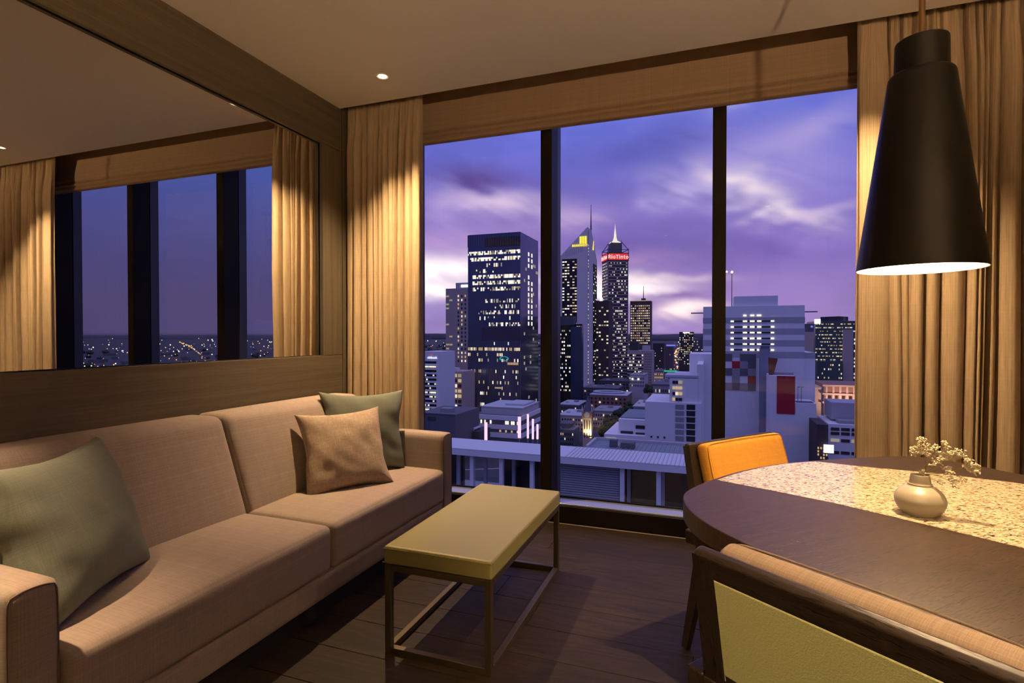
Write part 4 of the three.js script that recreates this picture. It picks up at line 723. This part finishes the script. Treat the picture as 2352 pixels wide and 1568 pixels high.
{ // white block with stacked windows left of the second mullion
  const g = block('white_office_block', 'white office block with stacked dark windows just left of the second mullion', 160, 1482, 1612, 923, { deep: 22, mat: C.white, uRef: 1515 }), hd = g.deep / 2, y = (v) => g.ly(1540, v), lx = (u) => g.lx(u);
  part(g, 'upper_wing', span(lx(1538), lx(1603), 0, y(868), -hd - 8, hd - 0.6), C.white); part(g, 'canopy_roof', box(lx(1604) - lx(1527), 0.7, 11, (lx(1604) + lx(1527)) / 2, y(864), hd - 6), C.roofBlue); part(g, 'stair_tower', span(lx(1601), lx(1615), 0, y(836), -hd, hd - 1), C.white);
  part(g, 'rear_wing', span(lx(1577), lx(1640), 0, y(818), -hd - 18, -hd), C.white);
  for (let r = 0; r < 4; r++) { const v = 877.5 + r * 13; for (const [a, b, m] of [[1545, 1551, r % 2 ? LIT[2] : C.pane], [1551.8, 1557.5, [C.pane, LIT[2], LIT[0], C.pane][r]], [1558.3, 1567, [LIT[5], LIT[2], LIT[2], C.pane][r]]]) part(g, 'window', box(lx(b) - lx(a), 0.82, 0.3), m, [(lx(a) + lx(b)) / 2, y(v), hd - 0.5]); }
  for (let r = 0; r < 6; r++) { const v0 = 926.5 + r * 14.4; part(g, 'window', box(lx(1597.5) - lx(1577.5), 1.5, 0.3), C.pane, [(lx(1597.5) + lx(1577.5)) / 2, y(v0 + 6.5), hd + 0.02]); part(g, 'window', box(lx(1572) - lx(1552), 1.25, 0.3), C.grey, [(lx(1572) + lx(1552)) / 2, y(v0 + 6.5), hd + 0.02]); part(g, 'floor_edge', box(lx(1599) - lx(1576), 0.2, 0.5), C.white, [(lx(1599) + lx(1576)) / 2, y(v0 + 13.6), hd + 0.1]); }
  for (const u of [1497, 1512, 1527]) part(g, 'vent', box(0.5, 0.5, 0.2), C.dark, [lx(u), y(1005), hd + 0.05]);
  const t = block('terrace_block', 'low white terraced building stepping down towards the clock tower', 175, 1388, 1482, 1000, { deep: 26, mat: C.white, uRef: 1450 }), td = t.deep / 2; part(t, 'upper_floor', span(t.lx(1418), t.w / 2, t.h, t.h + 4.6, -td, td - 3), C.white); part(t, 'blue_roof', box(t.lx(1482) - t.lx(1420), 0.4, t.deep - 6, (t.lx(1482) + t.lx(1420)) / 2, t.h + 4.8, -2), C.roofTeal);
  for (const [a, b, v, m] of [[1423, 1452, 998, C.pane], [1458, 1481, 983, C.pane], [1458, 1481, 1000, C.pane], [1392, 1416, 1011, LIT[5]], [1422, 1451, 1014, LIT[2]]]) part(t, 'window', box(t.lx(b) - t.lx(a), 1.1, 0.3), m, [(t.lx(a) + t.lx(b)) / 2, t.ly(1450, v), td - (v < 1005 ? 2.9 : 0)]);
}
{ // right edge of the right pane
  const g = block('glass_office', 'glass office building with lit floors and a curved roof edge right of the white complex', 350, 1873, 1968, 737, { deep: 30, mat: C.greenGlass, uRef: 1915 }), hw = g.w / 2, hd = g.deep / 2, y = (v) => g.ly(1915, v);
  grid(g, 'front', -hw, hw, y(830), y(740), 36, 11, 0.86, 0.3, some(0.5, [2, 0, 5])); part(g, 'stone_fin', span(g.lx(1935), g.lx(1958), 0, y(757), hd - 2, hd + 2), C.tan); part(g, 'blue_wing', span(g.lx(1958), g.lx(1985), 0, y(765), hd - 4, hd + 1), C.blueGlass);
  grid(g, 'front', g.lx(1960), g.lx(1976), y(870), y(775), 3, 11, 0.7, 0.5, some(0.8, [1, 0]), false, 'window', 1.2); part(g, 'curved_crown', new THREE.CylinderGeometry(14, 14, 4, 24, 1, false, 2.6, 1.1).translate(g.lx(1938), g.h + 1, hd - 13), C.blueGlass); part(g, 'roof_sign', box(3, 2.6, 0.5), GLOW.white, [g.lx(1877), g.ly(1877, 738), hd + 0.4]);
  part(g, 'lower_block', span(-hw, g.lx(1930), 0, y(828), hd, hd + 6), C.greenGlass); grid(g, 'front', -hw, g.lx(1930), y(890), y(832), 12, 6, 0.5, 0.4, some(0.3, [0, 2]), false, 'window', 6.2);
  const k = block('service_tower', 'dark service tower with a small dish beside the white complex', 300, 1850, 1869, 762, { deep: 8, mat: C.tan, uRef: 1860 }); part(k, 'plant_box', box(4.4, 4, 4, 0, k.h + 2, 0), C.slate); part(k, 'dish_sign', new THREE.CylinderGeometry(0.5, 0.5, 0.3, 16).rotateX(Math.PI / 2).translate(1.2, k.h + 2.6, 2.3), GLOW.blue);
  const h = block('brick_hall', 'ornate floodlit brick and sandstone building below the glass office', 260, 1893, 2010, 884, { deep: 24, mat: C.brick, uRef: 1930 }), yh = (v) => h.ly(1930, v);
  for (const v of [886, 905, 925]) part(h, 'cornice', box(h.w + 1, 0.7, 1, 0, yh(v), h.deep / 2), C.sand); for (let c = 0; c < 10; c++) { part(h, 'pilaster', box(0.8, yh(888) - yh(940), 0.5), C.sand, [-h.w / 2 + 1 + c * 2.5, (yh(888) + yh(940)) / 2, h.deep / 2]); part(h, 'window', box(1.0, 1.7, 0.3), c % 3 === 1 ? LIT[0] : c % 3 ? LIT[4] : C.pane, [-h.w / 2 + 2.2 + c * 2.5, yh(931), h.deep / 2 + 0.05]); part(h, 'window', box(1.0, 1.7, 0.3), C.pane, [-h.w / 2 + 2.2 + c * 2.5, yh(914), h.deep / 2 + 0.05]); } const hf = part(h, 'flood_lamp', box(1.2, 0.4, 0.6), GLOW.amber, [-2, yh(946), h.deep / 2 + 9]), hl = new THREE.SpotLight(rgb(1, 0.62, 0.42), 900, 0, 1.2, 0.7, 2); hl.position.set(0, 0.5, 0); hl.target.position.set(0, 6, -9); hl.castShadow = true; hl.name = 'hall_flood_beam'; hf.add(hl, hl.target); part(h, 'side_pavilion', span(-h.w / 2 - 4, -h.w / 2, 0, yh(892), -6, h.deep / 2 - 1), C.sand);
  const i = block('low_office', 'low white office building with bands of dark windows at the right edge of the window', 200, 1905, 2020, 975, { deep: 20, mat: C.white, uRef: 1940 }), yi = (v) => i.ly(1940, v); part(i, 'roof_house', box(i.w * 0.86, 5.6, 12, 1, i.h + 3.4, -3), C.band); part(i, 'roof_plant', box(i.w * 0.7, 1.0, 5, 1, i.h + 0.5, 6), C.grey);
  for (const [v, m] of [[986, C.pane], [996, C.pane], [1012, LIT[5]], [1040, C.pane]]) for (let c = 0; c < 5; c++) part(i, 'window', box(2.4, 0.95, 0.3), c % 2 || m === C.pane ? C.pane : m, [-i.w / 2 + 1.8 + c * 2.9, yi(v), i.deep / 2 + 0.02]);
  const s = block('dark_side_building', 'dark brown building edge with a lit shop sign beside the low white office', 184, 1878, 1904, 975, { deep: 14, mat: matte(0.06, 0.04, 0.045), uRef: 1890 }); part(s, 'shop_sign', box(2.6, 2.4, 0.4), GLOW.signWhite, [s.w * 0.52, s.ly(1910, 1030), s.deep / 2 + 0.6], 'white lit shop sign'); grid(s, 'front', -s.w / 2, s.w / 2, s.ly(1890, 1055), s.ly(1890, 1025), 4, 4, 0.5, 0.6, some(0.6, [4, 2]));
}
{ // clock tower lit from below
  const D = 290, p = at(1350.5, 1008, D), t = thing('clock_tower', 'small brick clock tower with a dark spire, floodlit from below', 'tower', [p.x, STREET, p.z]), yy = (v) => at(1350, v, D).y - STREET, w = 4.6;
  part(t, 'shaft', box(w, yy(958), w, 0, yy(958) / 2, 0), C.sand); part(t, 'clock_stage', box(w + 1.0, yy(943) - yy(958), w + 1.0, 0, (yy(943) + yy(958)) / 2, 0), C.brick); part(t, 'spire', new THREE.ConeGeometry(3.1, yy(908) - yy(943), 4).rotateY(Math.PI / 4).translate(0, (yy(908) + yy(943)) / 2, 0), C.slate);
  part(t, 'clock_face', new THREE.CylinderGeometry(1.5, 1.5, 0.3, 20).rotateX(Math.PI / 2).translate(0, (yy(943) + yy(958)) / 2, w / 2 + 0.5), C.pale);
  for (const x of [-1.3, 0, 1.3]) { part(t, 'louvre', box(0.55, yy(964) - yy(984), 0.3), C.dark, [x, (yy(964) + yy(984)) / 2, w / 2]); part(t, 'louvre', box(0.55, yy(992) - yy(1003), 0.3), C.dark, [x, (yy(992) + yy(1003)) / 2, w / 2]); }
  for (const [x, z] of [[-1, -1], [-1, 1], [1, -1], [1, 1]]) part(t, 'pinnacle', new THREE.ConeGeometry(0.6, 3.4, 6), C.pale, [x * 2.6, yy(943) + 1.7, z * 2.6]);
  const fl = part(t, 'flood_lamp', box(1, 0.4, 0.6), GLOW.yellow, [2.5, yy(1000), 5.0]); const l = new THREE.SpotLight(rgb(1, 0.85, 0.4), 520, 0, 1.1, 0.6, 2); l.position.set(0, 0.5, 0); l.target.position.set(-2.0, 6.5, -3.5); l.castShadow = true; l.name = 'flood_beam'; fl.add(l, l.target);
}
{ // low roofs between the towers
  const roofs = [
    ['low brown roofed building left of the clock tower', 360, 1283, 1340, 955, 'sand', 'roofBlue'], ['dark pitched roof building in front left of the clock tower', 310, 1278, 1318, 987, 'slate', 'roofTeal'], ['low block with a pale hipped roof beside the first mullion', 420, 1284, 1330, 930, 'slate', 'roofBlue'],
    ['long low market hall with a bright blue ring roof', 430, 1355, 1440, 908, 'brick', 'roofBlue'], ['low warehouse behind the clock tower', 470, 1340, 1420, 892, 'slate', 'slate'], ['grey flat roofed block left of the leafy street', 380, 1362, 1412, 945, 'tan', 'grey'],
    ['flat roofed shop row along the avenue', 506, 1445, 1480, 885, 'pale', 'grey'], ['pale little block with two white lamps below the concrete offices', 470, 1447, 1480, 862, 'pale', 'grey'], ['dark low roofs in front of the banded tower', 524, 1375, 1445, 876, 'slate', 'dark'], ['flat white roofed block right of the leafy street', 300, 1455, 1484, 935, 'grey', 'pale'], ['orange lit corner shop at the mouth of the avenue', 520, 1503, 1523, 853, 'sand', 'slate'], ['low grey block under the white canopy roof', 260, 1500, 1540, 885, 'grey', 'slate'],
  ];
  roofs.forEach(([label, D, u0, u1, v, m, r], k) => {
    const g = block('low_building', label, D, u0, u1, v, { deep: k === 1 ? 14 : 30, mat: C[m], group: 'low roofs of the old town' }); part(g, 'roof', box(g.w + 0.6, 0.6, g.deep + 0.6, 0, g.h + 0.3, 0), C[r]);
    part(g, 'roof_plant', box(g.w * 0.2, 1.4, 4, g.w * 0.12, g.h + 1.2, -3), C.grey); part(g, 'roof_plant', box(g.w * 0.12, 1.0, 3, -g.w * 0.25, g.h + 1, 4), C.pale);
    grid(g, 'front', -g.w / 2, g.w / 2, Math.max(0, g.h - 10), g.h - 1, 9, 3, 0.4, 0.45, some(k === 10 ? 0.8 : 0.16, k === 10 ? [4, 2] : [0, 2], C.pane));
    if (k === 3) { const ring = part(g, 'ring_roof', new THREE.TorusGeometry(9, 1.2, 8, 40).rotateX(Math.PI / 2).scale(1.3, 0.6, 0.9), C.roofBlue, [-2, g.h + 1.4, 0]); ring.userData.label = 'pale ring shaped roof'; }
    if (k === 1) part(g, 'gable', new THREE.CylinderGeometry(4, 4, g.deep * 0.9, 3, 1).rotateX(Math.PI / 2).scale(1.2, 0.8, 1), C.slate, [0, g.h + 2, 0]);
    if (k === 7) for (const x of [-0.3, 0.1]) part(g, 'lamp_head', new THREE.SphereGeometry(0.8, 8, 6), GLOW.white, [g.w * x, g.h - 3, g.deep / 2 + 0.8]);
  });
}
{ // street trees: crowns of many leaf clumps
  reseed(1200);
  const tree = (u, v, D, r, label) => { const p = at(u, v, D), t = thing('street_tree', label, 'tree', [p.x, STREET, p.z], rr(0, 6), 'trees along the leafy street'); const h = p.y - STREET; part(t, 'trunk', new THREE.CylinderGeometry(0.3, 0.5, h, 8).translate(0, h / 2, 0), C.brick); const l = []; for (let k = 0; k < 26; k++) { const a = rr(0, 6.28), e = rr(-0.6, 1), d = r * rr(0.3, 0.9); l.push(new THREE.IcosahedronGeometry(r * rr(0.25, 0.45), 0).translate(Math.cos(a) * d * Math.sqrt(1 - e * e * 0.8), h + e * d * 0.8, Math.sin(a) * d * Math.sqrt(1 - e * e * 0.8))); } part(t, 'foliage', mergeGeometries(l), C.leaf); };
  [[1400, 985, 300, 'nearest dark street tree right of the clock tower'], [1410, 970, 330, 'second dark street tree right of the clock tower'], [1420, 957, 366, 'third dark street tree up the leafy street'], [1438, 945, 392, 'fourth dark street tree up the leafy street'], [1450, 934, 418, 'farthest dark street tree up the leafy street']].forEach(([u, v, D, l], k) => tree(u, v, D, 6 - k * 0.2, l));
  tree(1493, 893, 452, 6, 'dark tree at the mouth of the avenue beside the arch'); 
}
{ // avenue of lamps and traffic running away from the room
  reseed(1300);
  const spots = []; for (let k = 0; k < 46; k++) { const f = (k + 0.5) / 46, D = 900 + 1500 * f; spots.push([1549 + 10 * f + rr(-8, 8) * (1 - f * 0.6), D, rr(4, 9)]); }
  spots.forEach(([u, D, hgt], k) => { const d = rayOf(u, 767), p = EYE.clone().addScaledVector(d, -D / d.z), m = k % 7 === 2 ? 'white' : k % 11 === 5 ? 'red' : 'amber', t = thing('street_lamp', { white: 'white street light among the orange lamps of the far avenue', red: 'red tail light glow among the orange lamps of the far avenue', amber: 'orange street lamp along the far avenue' }[m], 'street lamp', [p.x, STREET, p.z], 0, { white: 'white lights of the far avenue', red: 'red lights of the far avenue', amber: 'orange lamps along the far avenue' }[m]); part(t, 'post', new THREE.CylinderGeometry(0.12, 0.18, hgt, 6).translate(0, hgt / 2, 0), C.dark); part(t, 'lamp_head', new THREE.SphereGeometry((k % 4 ? 0.9 : 1.5) * (0.7 + D / 2600), 8, 6).translate(0, hgt, 0), GLOW[m]); });
  const q = at(1540, 852, 500), sg = thing('street_sign_board', 'green lit sign board across the mouth of the avenue', 'sign', [q.x, STREET, q.z]); part(sg, 'sign_board', box(11, 1.3, 0.6, 0, q.y - STREET, 0), GLOW.green); for (const x of [-5, 5]) part(sg, 'post', box(0.5, q.y - STREET, 0.5, x, (q.y - STREET) / 2, 0), C.dark);
  const b = at(1541, 793, 840), bs = thing('blue_roof_sign', 'small blue lit rooftop sign above the avenue', 'sign', [b.x, b.y - 1.2, b.z]); part(bs, 'sign_board', box(13, 2.2, 0.6, 0, 1.2, 0), GLOW.blue);
}
{ // suburbs and hills in the distance
  reseed(1500);
  const list = []; for (let k = 0; k < 26; k++) { const D = rr(5200, 7800), X = -9000 + k * 900 + rr(-200, 200); list.push(new THREE.SphereGeometry(1, 14, 8, 0, 6.3, 0, 1.6).scale(rr(700, 1200), X < 900 ? rr(50, 80) : rr(26, 40), 400).translate(X, STREET - 2, -D)); }
  const h = stuff(part(struct('hills', 'low dark wooded hills along the horizon', 'hills'), 'hill_range', mergeGeometries(list), matte(0.035, 0.03, 0.045))); 
  const sub = thing('suburb', 'spread of distant suburbs with roofs, trees and scattered lights below the horizon', 'suburb'); stuff(sub);
  const spread = (n, make) => { const l = []; for (let k = 0; k < n; k++) { const side = rnd() < 0.66, dg = side ? rr(36, 72) : rnd() < 0.66 ? rr(-36, -5) : rr(-1.4, 16), th = THREE.MathUtils.degToRad(dg), D = side ? 1 / (1 / 230 + rnd() * (1 / 2600 - 1 / 230)) : rr(1050, 3200); l.push(make().translate(EYE.x + Math.sin(th) * D, STREET, EYE.z - Math.cos(th) * D)); } return mergeGeometries(l); };
  stuff(part(sub, 'roof_spread', spread(1400, () => box(rr(8, 22), rr(4, 10), rr(8, 16), 0, 3, 0).rotateY(rr(0, 3))), C.slate));
  stuff(part(sub, 'tree_spread', spread(1700, () => { const r = rr(4, 9); return new THREE.IcosahedronGeometry(r, 0).scale(1.3, 0.9, 1.3).translate(0, r * 0.6, 0); }), C.leaf));
  const dot = new THREE.SphereGeometry(1, 6, 4), kinds = [[GLOW.amber, 620, 'amber', 'amber_light_spread'], [GLOW.white, 260, 'white', 'white_light_spread'], [GLOW.cool, 120, 'blue-white', 'cool_light_spread']];
  for (const [m, n, word, nm] of kinds) {
    const im = new THREE.InstancedMesh(dot, m, n), o = new THREE.Object3D();
    for (let k = 0; k < n; k++) {
      let th = rr(38, 70), D = 1 / (1 / 620 + rnd() ** 0.8 * (1 / 9000 - 1 / 620)); if (k % 4 === 0) { th = rr(-34, 16); D = 800 * Math.exp(rr(0.2, 1.9)); }
      if (word === 'amber' && k % 9 === 1) { const f = rnd(); th = 51.2 - 3.2 * f; D = 900 + 3600 * (1 - f) ** 2; }
      if (word === 'amber' && k % 9 === 2) { th = rr(60, 69); D = rr(3600, 4400); }
      const a = THREE.MathUtils.degToRad(th), r = D * 0.00075 * rr(0.4, 1.3); o.position.set(EYE.x + Math.sin(a) * D, STREET + rr(5, 12), EYE.z - Math.cos(a) * D); o.scale.setScalar(r); o.updateMatrix(); im.setMatrixAt(k, o.matrix);
    }
    im.name = nm; im.userData = { kind: 'stuff' }; sub.add(im);
  }
}
{ // the neighbouring roof just below the room
  const D = 55, z0 = EYE.z - D, yt = -11.62, XR = 2.9, W = 44, g = thing('neighbour_building', 'pale neighbouring building below the window with a blue-grey roof ledge and columns', 'building', [XR - W / 2, STREET, z0]), Y = (y) => y - STREET, lx = (u, d = 0) => at(u, 767, D + d).x - XR + W / 2, hw = W / 2;
  part(g, 'roof_ledge', box(W, 0.12, 5.4, 0, Y(yt) + 0.06, -2.7), matte(0.66, 0.68, 0.7)); part(g, 'fascia', box(W, 0.62, 0.3, 0, Y(yt) - 0.31, -0.15), C.white);
  for (let x = lx(1300); x < hw; x += 0.4) part(g, 'roof_rib', box(0.06, 0.06, 5.3, x, Y(yt) + 0.14, -2.7), C.pale);
  const dx = lx(1347, 5); part(g, 'roof_deck', box(hw - dx, 0.3, 5.0, (hw + dx) / 2, Y(yt) - 0.1, -8), C.roofTeal); part(g, 'parapet', box(hw - dx, 0.5, 0.3, (hw + dx) / 2, Y(yt) + 0.1, -10.5), C.pale); part(g, 'parapet', box(0.3, 0.5, 5, dx, Y(yt) + 0.1, -8), C.pale);
  for (let k = 0; k < 16; k++) part(g, 'deck_rib', box(0.08, 0.08, 4.8, dx + 3.2 + k * 0.5, Y(yt) + 0.08, -8), C.grey);
  part(g, 'roof_vent', box(0.8, 1.0, 0.8, lx(1410, 7), Y(yt) + 0.4, -7), C.slate); part(g, 'roof_vent', box(1.5, 0.7, 1.2, lx(1443, 7), Y(yt) + 0.35, -7), C.slate);
  for (const u of [1084, 1151.5, 1222, 1289, 1430, 1514, 1597]) if (u !== 1289) part(g, 'column', box(0.42, 6.2, 0.5, lx(u, 0.7), Y(yt) - 3.7, -0.8), C.white);
  for (const u of [1051, 1114, 1179, 1445, 1524]) part(g, 'rear_column', box(0.34, 6.2, 0.4, lx(u, 3), Y(yt) - 3.7, -3.2), C.band);
  part(g, 'terrace', box(W, 0.5, 12, 0, Y(yt) - 7.0, -5.8), C.roofTeal); const x0 = lx(1262, 1.4), x1 = lx(1424, 1.4);
  part(g, 'rear_wall', box(hw - x1, 6.2, 0.4, (hw + x1) / 2, Y(yt) - 3.7, -4.4), C.blackGlass); part(g, 'rear_wall', box(x0 - lx(1150, 4.4), 6.2, 0.4, (x0 + lx(1150, 4.4)) / 2, Y(yt) - 3.7, -4.4), C.blackGlass); part(g, 'rear_wall', box(3, 6.2, 0.4, lx(1040, 4.4), Y(yt) - 3.7, -4.4), C.blackGlass);
  part(g, 'louvre_wall', box(x1 - x0, 6.2, 0.3, (x0 + x1) / 2, Y(yt) - 3.7, -1.5), C.grey);
  for (let k = 0; k < 26; k++) part(g, 'louvre', box(x1 - x0 - 0.1, 0.12, 0.16, (x0 + x1) / 2, Y(yt) - 0.8 - k * 0.24, -1.3), C.band);
  const rw = part(g, 'ramp_wall', box(9, 1.0, 0.3), C.pale, [lx(1090, 8), Y(yt) - 4.6, -7.5]); rw.rotation.z = 0.12;
  part(g, 'lower_wall', box(W, Y(yt) - 7.3, 12, 0, (Y(yt) - 7.3) / 2, -6), C.pale);
}

renderer.render(scene, camera);
